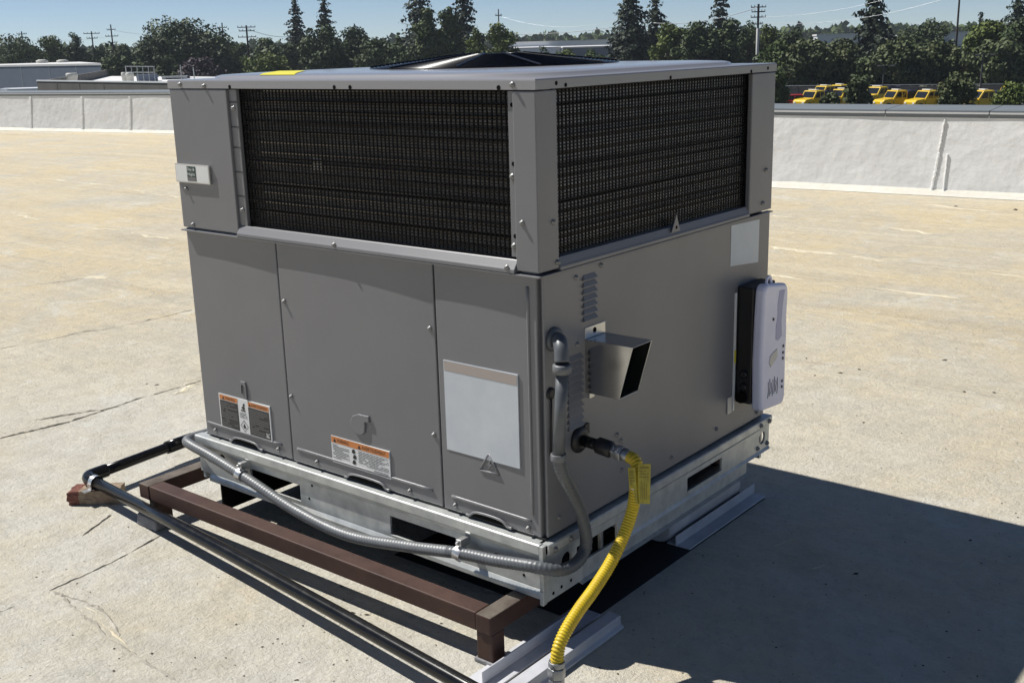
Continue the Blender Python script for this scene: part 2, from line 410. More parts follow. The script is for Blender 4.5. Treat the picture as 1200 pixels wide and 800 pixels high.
def parapet(p0, p1, label, joints, coping_joints):
    d = (p1-p0); L = d.length; d = d/L; nrm = Vector((-d.y, d.x))
    def P(s, off, z): q = p0 + d*s + nrm*off; return (q.x, q.y, z)
    root = thing('parapet_wall', label, 'parapet wall', P(L/2, .2, 0))
    wb = MB()
    n = int(L/.25)
    # inner face sloped to catch more sun, with an uneven coated surface, outer face plain
    rows = [-.25, 0, .1, .22, .35, .48, .58, .635]
    vs = []
    for i in range(n+1):
        for k, z in enumerate(rows):
            off = .0015*math.sin(i*.7+k)+.0022*R.random() if 0 < k < len(rows)-1 else 0
            vs.append(P(L*i/n, off-.085*(1-max(0, z)/.635), z))
    K = len(rows)
    wb.add(vs, [(i*K+k, (i+1)*K+k, (i+1)*K+k+1, i*K+k+1) for i in range(n) for k in range(K-1)], 0, True)
    wb.hexa([P(0,.05,GZ),P(L,.05,GZ),P(L,.40,GZ),P(0,.40,GZ),P(0,.05,.635),P(L,.05,.635),P(L,.40,.635),P(0,.40,.635)], 0)
    wb.build('coated_face', M['wall'], root, recalc=False)
    cv = MB()
    pr = [(-.085, .003), (-.02, .022), (.02, .06), (.05, .004)]
    vs = []
    for i in range(n+1):
        j = .02*R.random()
        for k, (o, z) in enumerate(pr): vs.append(P(L*i/n, o-.082-(j if k < 2 else 0), z))
    cv.add(vs, [(i*4+k, (i+1)*4+k, (i+1)*4+k+1, i*4+k+1) for i in range(n) for k in range(3)], 0, True)
    cv.build('cove_bead', M['cove'], root, recalc=False)
    # coping sections
    s0 = 0
    for s1 in coping_joints+[L]:
        cp = MB(); a, b = s0+.004, s1-.004
        cp.hexa([P(a,-.004,.645),P(b,-.004,.645),P(b,.45,.645),P(a,.45,.645),P(a,-.004,.672),P(b,-.004,.672),P(b,.45,.690),P(a,.45,.690)], 0)
        cp.hexa([P(a,-.006,.615),P(b,-.006,.615),P(b,.004,.615),P(a,.004,.615),P(a,-.006,.6445),P(b,-.006,.6445),P(b,.004,.6445),P(a,.004,.6445)], 0)
        cp.hexa([P(a,-.013,.645),P(b,-.013,.645),P(b,-.005,.645),P(a,-.005,.645),P(a,-.013,.658),P(b,-.013,.658),P(b,-.005,.658),P(a,-.005,.658)], 1)  # pale strip paints the sunlit front edge of the coping
        cp.build('coping', [M['coping'], M['copedge']], root)
        s0 = s1
    # raised caulked joints down the face
    for (s, w_, z0, z1, lean) in joints:
        jb = MB()
        for q in range(8):
            za, zb_ = z0+(z1-z0)*q/8, z0+(z1-z0)*(q+1)/8
            sa, sb = s+lean*q/8+.01*R.random(), s+lean*(q+1)/8
            oa, ob = -.010-.085*(1-za/.635), -.010-.085*(1-zb_/.635)
            jb.hexa([P(sa,oa,za),P(sa+w_,oa,za),P(sa+w_,.03,za),P(sa,.03,za),P(sb,ob,zb_),P(sb+w_,ob,zb_),P(sb+w_,.03,zb_),P(sb,.03,zb_)], 0)
        jb.build('caulked_joint', M['wall'], root, bevel=.004)
    return root
def along(p0, p1, px, py):
    d = (p1-p0).normalized(); q = gnd(px, py); 
    # intersect the view ray with the wall plane (plan view)
    r = ray(px, py); n = Vector((-d.y, d.x)); t = ((p0-CAM.xy).dot(n))/(r.xy.dot(n)); h = CAM.xy + r.xy*t
    return (h-p0).dot(d)
jl = [(along(wl0, wl1, x, 130), .05, .03, .60, 0) for x in (37, 97, 153)]
sR = along(wr0, wr1, 1096, 180)
jr = [(sR, .02, .03, .34, .03), (sR+.10, .014, .02, .33, .0), (sR+.03, .014, .35, .60, .02)]
parapet(wl0, wl1, 'white coated parapet wall running along the left side of the roof', jl,
        [along(wl0, wl1, 128, 109)])
pr_ = parapet(wr0, wr1, 'white coated parapet wall with grey coping behind the unit on the right', jr,
        [along(wr0, wr1, x, 128) for x in (1038, 1160)])
# the short return where the two parapets step
parapet(Vector((-9.2, 10.36)), Vector((-9.2, 7.06)), 'short return parapet wall hidden behind the grey unit', [], [])

# seams, cracks and worn strips of the coating: real ribbons with a little thickness
def ribbon(name, pts, wid, m, jit=.3, h=.004):
    P = resample(smooth_path([Vector((*gnd(a, b).xy, 0)) for a, b in pts], 6), max(.012, wid*.8))
    mb = MB(); vs = []; L = len(P); drift = 0; amp = 1; gap = 0
    for i, p in enumerate(P):
        t = (P[min(i+1, L-1)]-P[max(i-1, 0)]).normalized(); nn = Vector((-t.y, t.x, 0))
        amp = min(1.5, max(.12, amp+R.gauss(0, .38*jit+.06))); drift = max(-1, min(1, drift*.96+R.gauss(0, .28)))
        if gap > 0: gap -= 1
        elif R.random() < .05*jit: gap = R.randint(1, 5)
        k = .06 if gap else amp
        if i in (0, L-1): k = .05
        a = wid*.5*k*R.uniform(.7, 1.2); b = wid*.5*k*R.uniform(.7, 1.2); o = nn*(drift*wid*(.5+jit))
        vs += [p+nn*a+o+Vector((0,0,.0005)), p+o+Vector((0,0,max(.0008, h*k*R.uniform(.5, 1)))), p-nn*b+o+Vector((0,0,.0005))]
    mb.add(vs, [(i*3+k, i*3+k+1, i*3+k+4, i*3+k+3) for i in range(L-1) for k in (0, 1)], 0, False)
    return structure(mb.build(name, m, recalc=False))
ribbon('roof_seam', [(-40,346),(0,340),(50,333),(100,326)], .016, M['seamd'], .5)
ribbon('roof_seam', [(98,326),(112,325),(124,329)], .05, M['seaml'], .6)
ribbon('roof_seam', [(-30,292),(60,309),(110,322),(150,333),(226,358)], .014, M['seamd'], .5)
ribbon('roof_seam', [(0,409),(60,397),(95,390),(150,381),(228,363)], .010, M['seamd'], .7)
ribbon('roof_seam', [(-20,520),(0,514),(70,497),(150,471),(180,462),(236,446)], .005, M['seamd'], .7)
ribbon('roof_seam', [(40,492),(110,482),(150,474)], .006, M['seamd'], .9)
ribbon('roof_seam', [(58,692),(90,678),(130,660),(165,641),(190,627)], .004, M['seamd'], .6)
ribbon('roof_seam', [(205,462),(222,452),(236,449)], .02, M['seaml'], .8)
ribbon('roof_seam', [(-10,722),(14,712),(20,709)], .005, M['crack'], .8)
ribbon('roof_crack', [(55,690),(80,702),(98,722),(118,740),(140,758),(170,778),(205,800)], .006, M['crack'], .9)
ribbon('roof_crack', [(62,694),(88,701),(110,712),(124,728),(137,748)], .007, M['crack'], .9)
ribbon('roof_crack', [(100,711),(112,719),(126,733),(143,750),(158,766)], .007, M['seaml'], .5)
ribbon('roof_crack', [(97,628),(110,618),(130,602)], .004, M['crack'], .9)
ribbon('roof_seam', [(905,288),(1010,302),(1090,312),(1210,325)], .05, M['seaml'], .6)
ribbon('roof_seam', [(903,322),(980,333),(1080,345),(1160,357)], .04, M['seaml'], .7)
ribbon('roof_seam', [(1000,299),(1040,303),(1090,308)], .05, M['seamd'], .9)
ribbon('roof_seam', [(1080,240),(1140,247),(1210,251)], .05, M['seaml'], .5)
ribbon('roof_seam', [(903,252),(1000,262),(1100,274)], .04, M['seaml'], .6)
ribbon('roof_seam', [(20,252),(60,262),(130,270),(200,281)], .03, M['seaml'], .8)
ribbon('roof_seam', [(40,208),(120,217),(206,232)], .035, M['seaml'], .7)
ribbon('roof_seam', [(0,232),(60,224),(206,206)], .03, M['seaml'], .7)
ribbon('roof_crack', [(905,642),(930,632),(968,660),(945,668)], .005, M['seaml'], .8)

# specks of dry litter on the coating
lit = MB()
def speck(p, s):
    a = R.random()*6.28; e = R.uniform(.35, .8)
    q = [(math.cos(a+k*1.57)*s*(1 if k % 2 else e), math.sin(a+k*1.57)*s*(1 if k % 2 else e)) for k in range(4)]
    h = s*.35
    lit.add([(p.x+x, p.y+y, .001) for x, y in q]+[(p.x, p.y, h)], [(0,1,4),(1,2,4),(2,3,4),(3,0,4)])
for i in range(420):
    speck(gnd(R.uniform(0, 1200), 800-520*R.random()**1.3), R.uniform(.0015, .0045))
for a, b, s in [(1003,672,.009),(1137,633,.008),(1150,660,.005),(1012,495,.008),(1007,433,.011),(985,437,.012),(945,420,.010),(955,440,.008),(1107,422,.012),
                (1130,459,.011),(1165,460,.010),(430,720,.008),(412,718,.010),(400,687,.006),(355,733,.005),(184,451,.011),(172,450,.008),(1120,242,.02),(1190,246,.03)]:
    speck(gnd(a, b), s)
stuff(lit.build('roof_litter', M['debris'], recalc=False))

# ------------------------------------------------------------------ the rooftop unit
U = thing('rooftop_unit', 'large grey packaged rooftop air conditioning unit on a brown steel stand', 'air conditioner', (-W/2, D/2, ZB))

# screws (one shared mesh, copies placed as parts)
scr_mesh = {}
def screw_obj(parent, p, axis, r=.0048):
    key = (axis, r)
    if key not in scr_mesh:
        mb = MB(); ax = Vector(axis)
        mb.revolve([(r*1.25, 0), (r*1.25, .0015), (r*.8, .0018), (r*.75, .006), (r*.4, .0068)], (0, 0, 0), ax, 8)
        o = mb.build('screw', M['zinc'], recalc=True); scr_mesh[key] = o.data; bpy.data.objects.remove(o)
    o = bpy.data.objects.new('screw', scr_mesh[key]); COL.objects.link(o)
    attach(o, parent); o.location = p
    return o
hole_mesh = {}
def hole_obj(parent, p, axis, r=.005):
    key = (axis, r)
    if key not in hole_mesh:
        mb = MB(); mb.revolve([(r, -.001), (r, .0006)], (0, 0, 0), Vector(axis), 10)
        o = mb.build('screw_hole', M['void']); hole_mesh[key] = o.data; bpy.data.objects.remove(o)
    o = bpy.data.objects.new('screw_hole', hole_mesh[key]); COL.objects.link(o); attach(o, parent); o.location = p
AX_A, AX_B = (0, -1, 0), (1, 0, 0)

# inner core + rear and far panels
cb = MB()
cb.box(-W+.006, -.008, .022, D-.01, .25, .828)
cb.box(-W+.10, -.085, .085, D-.10, .8285, 1.15, 1)
cb.box(-.835, -.812, .0208, .0219, .262, .826, 1); cb.box(-.308, -.286, .0208, .0219, .262, .826, 1)  # near-black strips paint shade into the gaps between the front panels
cb.build('cabinet', [M['paint'], M['void']], U)
for nm, b in (('rear_panel', (-W, -.028, D-.009, D, .262, 1.193)), ('far_panel', (-W, -W+.005, .03, D-.01, .262, 1.193))):
    q = MB(); q.box(*b); q.build(nm, M['paint'], U, bevel=.002)

# lower front panels: thin pressed sheets, slightly bowed as the sun shows
def sheet(x0, x1, z0, z1, ya, yb, bow, thick=.018):
    mb = MB(); n = 12; vs = []
    for i in range(n+1):
        t = i/n; x = x0+(x1-x0)*t; y = ya+(yb-ya)*t - bow*math.sin(math.pi*t)
        vs += [(x, y, z0), (x, y, z1), (x, y+thick, z1), (x, y+thick, z0)]
    fs = []
    for i in range(n):
        a, b = i*4, i*4+4
        fs += [(a, b, b+1, a+1), (a+1, b+1, b+2, a+2), (a+2, b+2, b+3, a+3), (a+3, b+3, b, a)]
    fs += [(0, 1, 2, 3), (n*4+3, n*4+2, n*4+1, n*4)]
    mb.add(vs, fs); return mb
def panel_y(x0, x1, ya, yb, bow, x):
    t = (x-x0)/(x1-x0); return ya+(yb-ya)*t-bow*math.sin(math.pi*t)
PAN = [(-W+.002, -.8275, .003, .0065, .001), (-.8195, -.3005, .0030, .0085, .002), (-.2935, -.014, .006, .0085, .001)]
panels = []
for k, (x0, x1, ya, yb, bow) in enumerate(PAN):
    o = sheet(x0, x1, ZC-.0062, ZM-.002, ya, yb, bow).build('access_panel', M['paint'], U, bevel=.0022)
    panels.append(o)
panels[0]['label'] = 'left front panel with a dark two column warning sticker'
panels[1]['label'] = 'wide middle front panel with a white warning sticker'
panels[2]['label'] = 'right front panel with a pale plate and raised triangle'
def py(x):
    for k, p in enumerate(PAN):
        if p[0]-.01 <= x <= p[1]+.01: return k, panel_y(*p, x)
    return 2, .006
for x, z in [(-.805,.679),(-.807,.431),(-.315,.677),(-.318,.427),(-1.146,.272),(-.881,.272),(-.726,.272),(-.403,.270),(-.259,.270),(-.049,.268)]:
    k, y = py(x); screw_obj(panels[k], (x, y-.0005, z), AX_A)
def bead(panel, pts, r=.0035):
    mb = MB(); mb.tube(smooth_path([(x, py(x)[1]-.0002, z) for x, z in pts], 5), r, 8); return mb.build('pressed_bead', M['paint'], panel)
bead(panels[0], [(-1.178,.290),(-1.1,.289),(-.865,.288)]); bead(panels[1], [(-.80,.292),(-.56,.291),(-.33,.289)])
bead(panels[2], [(-.268,.290),(-.15,.289),(-.04,.287)]); bead(panels[2], [(-.036,.302),(-.036,.55),(-.036,.803)])
# finger notches with a rolled lip at the foot of each panel
for k, (xa, xb) in enumerate([(-1.075, -.955), (-.615, -.48), (-.215, -.105)]):
    q = MB(); y0 = py((xa+xb)/2)[1]
    q.prism([(xa, .2562), (xb, .2562), (xb-.022, .268), (xa+.022, .268)], fA, -y0+.0004, -y0+.0014, 0)
    q.tube(smooth_path([(xa-.01,y0-.001,.2565),(xa,y0-.002,.2575),(xa+.022,y0-.002,.269),(xb-.022,y0-.002,.269),(xb,y0-.002,.2575),(xb+.012,y0-.001,.2565)], 4), .003, 8, 1)
    q.build('finger_notch', [M['void'], M['paint']], panels[k])
# pressed emblem on the middle panel and latch on the left one
e = MB(); ye = py(-.555)[1]
ep = [(-.531, ye, .383), (-.545, ye, .380)]
out = [(-.523,.433),(-.560,.432),(-.580,.424),(-.589,.408),(-.586,.392),(-.572,.381),(-.552,.379),(-.541,.388),(-.538,.404),(-.538,.415),(-.523,.416)]
e.prism(out, fA, -ye-.001, -ye+.005); e.build('pressed_emblem', M['paint'], panels[1], bevel=.002)
e = MB(); yl = py(-1.0)[1]
e.prism([(-1.012,.437),(-.992,.437),(-.990,.425),(-.990,.388),(-.994,.388),(-.996,.425),(-1.008,.428),(-1.012,.40)], fA, -yl-.001, -yl+.004)
e.build('latch', M['paint'], panels[0], bevel=.001)
# raised triangle with bolt sign
e = MB(); yt = py(-.153)[1]
tri = [(-.180,.374),(-.126,.374),(-.153,.418)]
for i in range(3):
    a, b = tri[i], tri[(i+1) % 3]; e.tube([(a[0], yt-.0005, a[1]), (b[0], yt-.0005, b[1])], .0028, 8)
bolt = [(-.150,.404),(-.160,.390),(-.153,.390),(-.157,.379),(-.144,.394),(-.151,.394),(-.147,.404)]
e.prism(bolt, fA, -yt-.001, -yt+.002); e.build('raised_triangle', M['paint'], panels[2])

# printed stickers (flat print on flat plates)
def rows(mb, fn, u0, u1, v0, v1, n, wv, m, keep=.92):
    h = (v1-v0)/n
    for i in range(n):
        u = u0; vb = v0+h*(i+.28); end = u1 if R.random() < .7 else u0+(u1-u0)*R.uniform(.4, .9)
        while u < end:
            L = R.uniform(.06, .2)*(u1-u0)*.8; e_ = min(u+L, end)
            if R.random() < keep: quad(mb, fn, u, e_, vb, vb+h*.46, wv, m)
            u = e_+.012*(u1-u0)
def warn_tri(mb, fn, u, v, s, wv, m):
    mb.add([fn(u,v,wv),fn(u+s,v,wv),fn(u+s/2,v+s*.9,wv)], [(0,1,2)], m)
def skew(fn_y, slope, uref):
    return lambda u, v, w_: (u, fn_y-w_, v+slope*(u-uref))
# left sticker
y = min(py(-1.115)[1], py(-.90)[1])-.0006
fs = skew(y, 0, -1.115); st = MB(); mats_ = [M['white'], M['orange'], M['panelgrey'], M['ink'], M['inkgrey']]
u0, u1, v0, v1 = -1.116, -.900, .288, .386
st.prism([(u0,v0),(u1,v0),(u1,v1),(u0,v1)], fs, -.006, .0004, 0)
quad(st, fs, u0+.004, u0+.082, v1-.016, v1-.003, .0008, 1); quad(st, fs, u0+.126, u1-.004, v1-.016, v1-.003, .0008, 1)
quad(st, fs, u0+.004, u0+.082, v0+.004, v1-.018, .0008, 2); quad(st, fs, u0+.126, u1-.004, v0+.004, v1-.018, .0008, 2)
warn_tri(st, fs, u0+.016, v1-.0145, .010, .0012, 3); add_text(st, 'WARNING', fs, u0+.029, v1-.0135, .042, .008, .0012, 3)
warn_tri(st, fs, u0+.130, v1-.0145, .009, .0012, 3); add_text(st, 'AVERTISSEMENT', fs, u0+.141, v1-.0135, .066, .008, .0012, 3)
rows(st, fs, u0+.008, u0+.078, v0+.008, v1-.022, 12, .0012, 4); rows(st, fs, u0+.130, u1-.008, v0+.008, v1-.022, 12, .0012, 4)
for pts in ([(-.004,.006),(.006,.012),(.012,.004),(.004,.0)], [(.002,.014),(.009,.020),(.012,.014),(.006,.010)], [(-.008,-.004),(.014,-.004),(.012,.0),(-.006,.0)]):
    st.add([fs(u0+.101+a, v1-.030+b, .0010) for a, b in pts], [tuple(range(4))], 3)
rows(st, fs, u0+.088, u0+.120, v0+.044, v0+.060, 4, .0010, 4)
c_, s_ = u0+.104, .017
for a, b in ((0,1),(1,2),(2,3),(3,0)):
    pts = [(c_, v0+.022+s_), (c_+s_, v0+.022), (c_, v0+.022-s_), (c_-s_, v0+.022)]
    p, q = pts[a], pts[b]; k_ = .86
    st.add([fs(*p,.001), fs(*q,.001), fs(c_+(q[0]-c_)*k_, v0+.022+(q[1]-v0-.022)*k_, .001), fs(c_+(p[0]-c_)*k_, v0+.022+(p[1]-v0-.022)*k_, .001)], [(0,1,2,3)], 3)
fl = [(-.004,-.006),(.004,-.006),(.006,-.001),(.002,.003),(.001,.009),(-.003,.003),(-.006,-.001)]
st.add([fs(c_+a, v0+.022+b, .001) for a, b in fl], [tuple(range(7))], 3)
for i in range(3):
    for j in range(3):
        if R.random() < .75: quad(st, fs, u1-.020+i*.0045, u1-.0165+i*.0045, v0+.009+j*.0045, v0+.0125+j*.0045, .0016, 0)
st.build('warning_sticker', mats_, panels[0], recalc=False)
# middle sticker
y = min(py(-.665)[1], py(-.46)[1], py(-.56)[1])-.0006
fs = skew(y, 0, -.665); st = MB()
u0, u1, v0, v1 = -.666, -.462, .286, .356
st.prism([(u0,v0),(u1,v0),(u1,v1),(u0,v1)], fs, -.006, .0004, 0)
quad(st, fs, u0+.001, u1-.001, v1-.017, v1-.001, .0008, 1)
warn_tri(st, fs, u0+.008, v1-.0145, .011, .0012, 3); add_text(st, 'WARNING', fs, u0+.022, v1-.0135, .042, .009, .0012, 3)
warn_tri(st, fs, u0+.096, v1-.0145, .011, .0012, 3); add_text(st, 'AVERTISSEMENT', fs, u0+.110, v1-.0135, .082, .009, .0012, 3)
rows(st, fs, u0+.004, u0+.064, v0+.012, v1-.020, 9, .0010, 4); rows(st, fs, u0+.096, u1-.004, v0+.014, v1-.020, 9, .0010, 4)
for k in range(3):
    cx_, cy_ = u0+.080+.003*(k % 2), v1-.026-.014*k
    st.add([fs(cx_+a, cy_+b, .001) for a, b in [(-.007,-.004),(.002,-.006),(.007,.0),(.003,.006),(-.004,.005)]], [(0,1,2,3,4)], 3)
rows(st, fs, u1-.055, u1-.006, v0+.003, v0+.011, 2, .0010, 3)
st.build('warning_sticker', mats_, panels[1], recalc=False)
# pale plate on the right panel
fs = skew(py(-.16)[1]-.0012, .0, -.2); st = MB()
st.prism([(-.276,.402),(-.066,.402),(-.066,.612),(-.276,.612)], fs, -.004, .0005, 0)
quad(st, fs, -.274, -.068, .588, .610, .0009, 1)
st.build('pale_plate', [M['plate'], M['tan']], panels[2], recalc=False)['label'] = 'pale blank plate without readable print'

# upper front: corner panel, posts, sills, flanges
q = MB(); q.box(-W, -.9555, -.003, .012, ZM+.001, ZL-.002); cp = q.build('corner_panel', M['paint'], U, bevel=.002)
for x, z in [(-1.158,.938),(-1.145,.845)]: screw_obj(cp, (x, -.0032, z), AX_A)
np_ = MB(); fs = skew(-.004, 0, -1.19)
np_.prism([(-1.190,.9555),(-1.046,.9555),(-1.046,1.0035),(-1.190,1.0035)], fs, 0, .0055, 0)
np_.prism([(-1.187,.9585),(-1.049,.9585),(-1.049,1.0005),(-1.187,1.0005)], fs, .0056, .0060, 3)
quad(np_, fs, -1.139, -1.101, .961, .9985, .0064, 1); quad(np_, fs, -1.138, -1.102, .962, .971, .0068, 2)
add_text(np_, 'Day &', fs, -1.136, .985, .031, .010, .0072, 3); add_text(np_, 'Night', fs, -1.136, .9725, .031, .010, .0072, 3)
np_.build('name_plate', [M['strap'], M['logo'], M['inkgrey'], M['white']], cp, recalc=False)
q = MB(); q.box(-.955, -.925, .004, .022, .857, ZL-.002); fl_ = q.build('coil_flange', M['paint'], U, bevel=.0015)
for z in (1.147, .897): screw_obj(fl_, (-.939, .0038, z), AX_A, .0055)
q = MB()
for z in (.93, .99, 1.05, 1.10, 1.16):
    q = MB(); q.box(-.9538, -.9262, .0028, .0042, z, z+.003, 0); q.build('tab_slot', M['paint_dark'], fl_)
q = MB(); q.box(-.072, -.0555, .004, .022, .862, ZL-.002); fr_ = q.build('coil_flange', M['paint'], U, bevel=.0015)
for z in (1.025, .885): screw_obj(fr_, (-.064, .0038, z), AX_A, .0055)
for z in (1.05, .905, 1.165): hole_obj(fr_, (-.061, .0038, z), AX_A, .0045)
# corner posts (folded sheet, L in plan)
q = MB(); q.prism([(-.055,-.003),(.003,-.003),(.003,.0655),(-.010,.0655),(-.010,.010),(-.055,.010)], lambda u,v,w_:(u,v,w_), ZM+.0005, ZL-.002)
post = q.build('corner_post', M['paint'], U, bevel=.0025)
screw_obj(post, (-.037,-.0032,.935), AX_A); screw_obj(post, (.0032,.046,.933), AX_B); screw_obj(post, (.0032,.058,.849), AX_B)
q = MB(); q.prism([(.003,.890),(.003,D+.002),(-.06,D+.002),(-.06,D-.0095),(-.010,D-.0095),(-.010,.890)], lambda u,v,w_:(u,v,w_), ZM+.0005, ZL-.002)
post2 = q.build('corner_post', M['paint'], U, bevel=.0025)
screw_obj(post2, (.0032,.977,.943), AX_B); screw_obj(post2, (.0032,.964,.857), AX_B)
# sills under the coils
q = MB(); q.prism([(.010,.857),(.004,.857),(-.007,.842),(-.010,.838),(-.010,.8305),(.006,.8305),(.012,.836)], lambda u,v,w_:(w_,u,v), -.9550, -.0555)
sA = q.build('coil_sill', M['paint'], U, bevel=.0012)
screw_obj(sA, (-.593,-.0085,.842), AX_A); screw_obj(sA, (-.075,-.0085,.842), AX_A)
q = MB(); q.box(-W-.003, -.0555, -.0095, .010, .8265, .8300); q.box(-.0553, .0075, -.0095, .066, .8265, .8300)
q.build('drip_edge', M['paint'], U, bevel=.0008)
q = MB(); q.prism([(-.010,.857),(-.004,.857),(.003,.842),(.006,.838),(.006,.8308),(-.010,.8308)], lambda u,v,w_:(u,w_,v), .0657, .8897)
sB = q.build('coil_sill', M['paint'], U, bevel=.0012)
q = MB(); q.box(-.01, .0072, .0662, D+.003, .8268, .8302); q.build('drip_edge', M['paint'], U, bevel=.0008)
q = MB(); q.prism([(.500,.845),(.540,.845),(.523,.887)], fB, .0035, .0055); q.build('warning_flag', M['paint'], U, bevel=.001)
hole_obj(U, (.0056,.522,.855), AX_B, .004)

# wire guards, coils
def guard(fn, u0, u1, v0, v1, du, dv, ties, rv, rh):
    mb = MB()
    def bar(a, b, c, d, w0, w1): mb.prism([(a,c),(b,c),(b,d),(a,d)], fn, w0, w1)
    n = int((u1-u0)/du); k = int((v1-v0)/dv)
    for i in range(n+1):
        u = u0+(u1-u0)*i/n+R.uniform(-.0006,.0006); bar(u-rv, u+rv, v0, v1, -.0165, -.0165+2*rv)
    for j in range(k+1):
        v = v0+(v1-v0)*j/k+R.uniform(-.0005,.0005); bar(u0, u1, v-rh, v+rh, -.0165+2*rv-.0004, -.0165+2*rv+2*rh)
    for v in ties: bar(u0, u1, v-.0019, v+.0019, -.0200, -.0166)
    return stuff(mb.build('wire_guard', M['wire'], U, recalc=False))
guard(fA, -.924, -.073, .860, 1.192, .0123, .0063, [.90,.965,1.03,1.095,1.165], .0014, .0010)
guard(fB, .068, .888, .860, 1.192, .0127, .0064, [.905,.965,1.035,1.10,1.16], .0015, .0012)
def coil(fn, u0, u1, depth, CM):
    root = MB(); root.prism([(u0,.850),(u1,.850),(u1,1.2),(u0,1.2)], fn, -.075, -depth-.0066, 0)
    o = root.build('condenser_coil', CM, U)
    t = MB()
    for i in range(14):
        v = .868+i*.0245
        t.tube([fn(u0, v, -depth-(.003 if CM is M['coil'] else .0085)), fn(u1, v, -depth-(.003 if CM is M['coil'] else .0085))], .0042, 6)
    t.build('coil_tubes', M['tube'], o); stuff(o.children[0])
    return
    fnm = MB(); nfin = int((u1-u0)/.006)
    for i in range(nfin):
        u = u0+(u1-u0)*(i+.5)/nfin; fnm.prism([(u-.0006,.852),(u+.0006,.852),(u+.0006,1.195),(u-.0006,1.195)], fn, -depth-.0065, -depth-.001)
    stuff(fnm.build('coil_fins', CM, o, recalc=False))
coil(fA, -.95, -.06, .036, M['coil']); coil(fB, .06, .90, .0225, M['coil_shade_lift'])
q = MB(); q.prism([(-.700,1.005),(-.668,1.005),(-.668,1.035),(-.700,1.035)], fA, -.038, -.0345); q.build('sun_speck_patch', M['cream'], U)  # pale patch standing in for a speck of sunlight behind the guard

# right side: one big sheet, with holes cut for conduit, flue and louvers
q = MB(); q.plate(.0145, D, ZC-.005, ZM-.0095, -.006, .0, fB)
side = q.build('side_panel', M['paint'], U, bevel=.0015)
for y_, z_ in [(.218,.816),(.126,.805),(.128,.660),(.278,.412),(.295,.393),(.297,.320),(.520,.281),(.745,.290),(.973,.273),(.052,.29)]:
    screw_obj(side, (-.0002, y_, z_), AX_B)
lv = None
def louver(ya, yb, z0, z1):
    o = MB(); s_ = .006
    o.add([fB(ya+s_,z1,0), fB(yb-s_*.5,z1,0), fB(yb,z0+.002,.007), fB(ya,z0+.002,.007), fB(yb,z0,0), fB(ya,z0,0)],
          [(0,3,2,1),(3,5,4,2),(0,5,3),(1,2,4),(0,1,4,5)])
    return o.build('louver', M['paint'], side, bevel=.0006)
for i in range(7):
    z = .806-i*.0148; louver(.147, .198, z-.0130, z)
for i in range(11):
    z = .640-i*.0152; louver(.088, .144, z-.0134, z)
q = MB(); q.prism([(.152,.550),(.150,.552),(.150,.662),(.152,.664)], fB, 0, .001); 

# flue hood
fh = MB(); t_ = .0018; ya, yb, zt, zb = .156, .231, .6645, .545
dt, db = .122, .088
fh.hexa([(0,ya,zb),(db,ya,zb),(db,ya+t_,zb),(0,ya+t_,zb),(0,ya,zt),(dt,ya,zt),(dt,ya+t_,zt),(0,ya+t_,zt)])
fh.hexa([(0,yb-t_,zb),(db,yb-t_,zb),(db,yb,zb),(0,yb,zb),(0,yb-t_,zt),(dt,yb-t_,zt),(dt,yb,zt),(0,yb,zt)])
fh.box(0, dt, ya+t_+.0001, yb-t_-.0001, zt-t_, zt-.0002); fh.box(0, db, ya+t_+.0001, yb-t_-.0001, zb+.0002, zb+t_)
hood = fh.build('flue_hood', M['stainless'], U, bevel=.0006)
q = MB(); q.box(0, .0022, ya-.001, yb, zt+.0002, .690); fl2 = q.build('flange', M['strap'], hood, bevel=.0008); hole_obj(fl2, (.0024, .190, .679), AX_B, .006)
q = MB(); q.box(0, .010, ya+.002, ya+.02, zb-.012, zb-.0004); q.build('bottom_tab', M['strap'], hood)
q = MB(); q.box(.0005, .0015, ya+.003, yb-.003, zb+.003, zt-.003); q.build('flue_opening', M['void'], hood)
# rubber plug in the side
q = MB(); q.revolve([(.013,0),(.013,.004),(.008,.0065)], (.0002,.030,.577), AX_B, 14); q.build('hole_plug', M['black'], side)
q = MB(); q.tube([(.003,.030,.567),(.003,.028,.50),(.003,.026,.44)], .0022, 6); q.build('thin_wire', M['black'], side)
# pale label (its print cannot be read) at the upper far corner of the side
q = MB(); q.prism([(.80,.715),(.955,.700),(.955,.815),(.80,.820)], fB, .0001, .0008); q.build('pale_label', M['plate'], side)

# lid: skirt, crowned top with an opening, guard of rings over the fan
CX, CY, RH = -.555, .545, .315
def rrect(x0, x1, y0, y1, r, n=96):
    out = []; cx, cy = (x0+x1)/2, (y0+y1)/2
    hx, hy = (x1-x0)/2, (y1-y0)/2
    for i in range(n):
        g_ = 2*math.pi*i/n; c, s = math.cos(g_), math.sin(g_)
        p = 14 if r < .02 else 7
        k_ = (abs(c/hx)**p+abs(s/hy)**p)**(-1/p); out.append((cx+c*k_, cy+s*k_))
    return out
def exact_rect(x0, x1, y0, y1, n=96):
    out = []; cx, cy = (x0+x1)/2, (y0+y1)/2; hx, hy = (x1-x0)/2, (y1-y0)/2
    cor = {round(math.atan2(b*hy, a*hx) % (2*math.pi)/(2*math.pi)*n) % n: (cx+a*hx, cy+b*hy) for a in (-1,1) for b in (-1,1)}
    for i in range(n):
        g_ = 2*math.pi*i/n; c, s = math.cos(g_), math.sin(g_)
        k_ = min(hx/abs(c) if abs(c) > 1e-9 else 1e9, hy/abs(s) if abs(s) > 1e-9 else 1e9)
        out.append(cor.get(i, (cx+c*k_, cy+s*k_)))
    return out
n = 96; L_ = .004
circ = lambda r: [(CX+r*math.cos(2*math.pi*i/n), CY+r*math.sin(2*math.pi*i/n)) for i in range(n)]
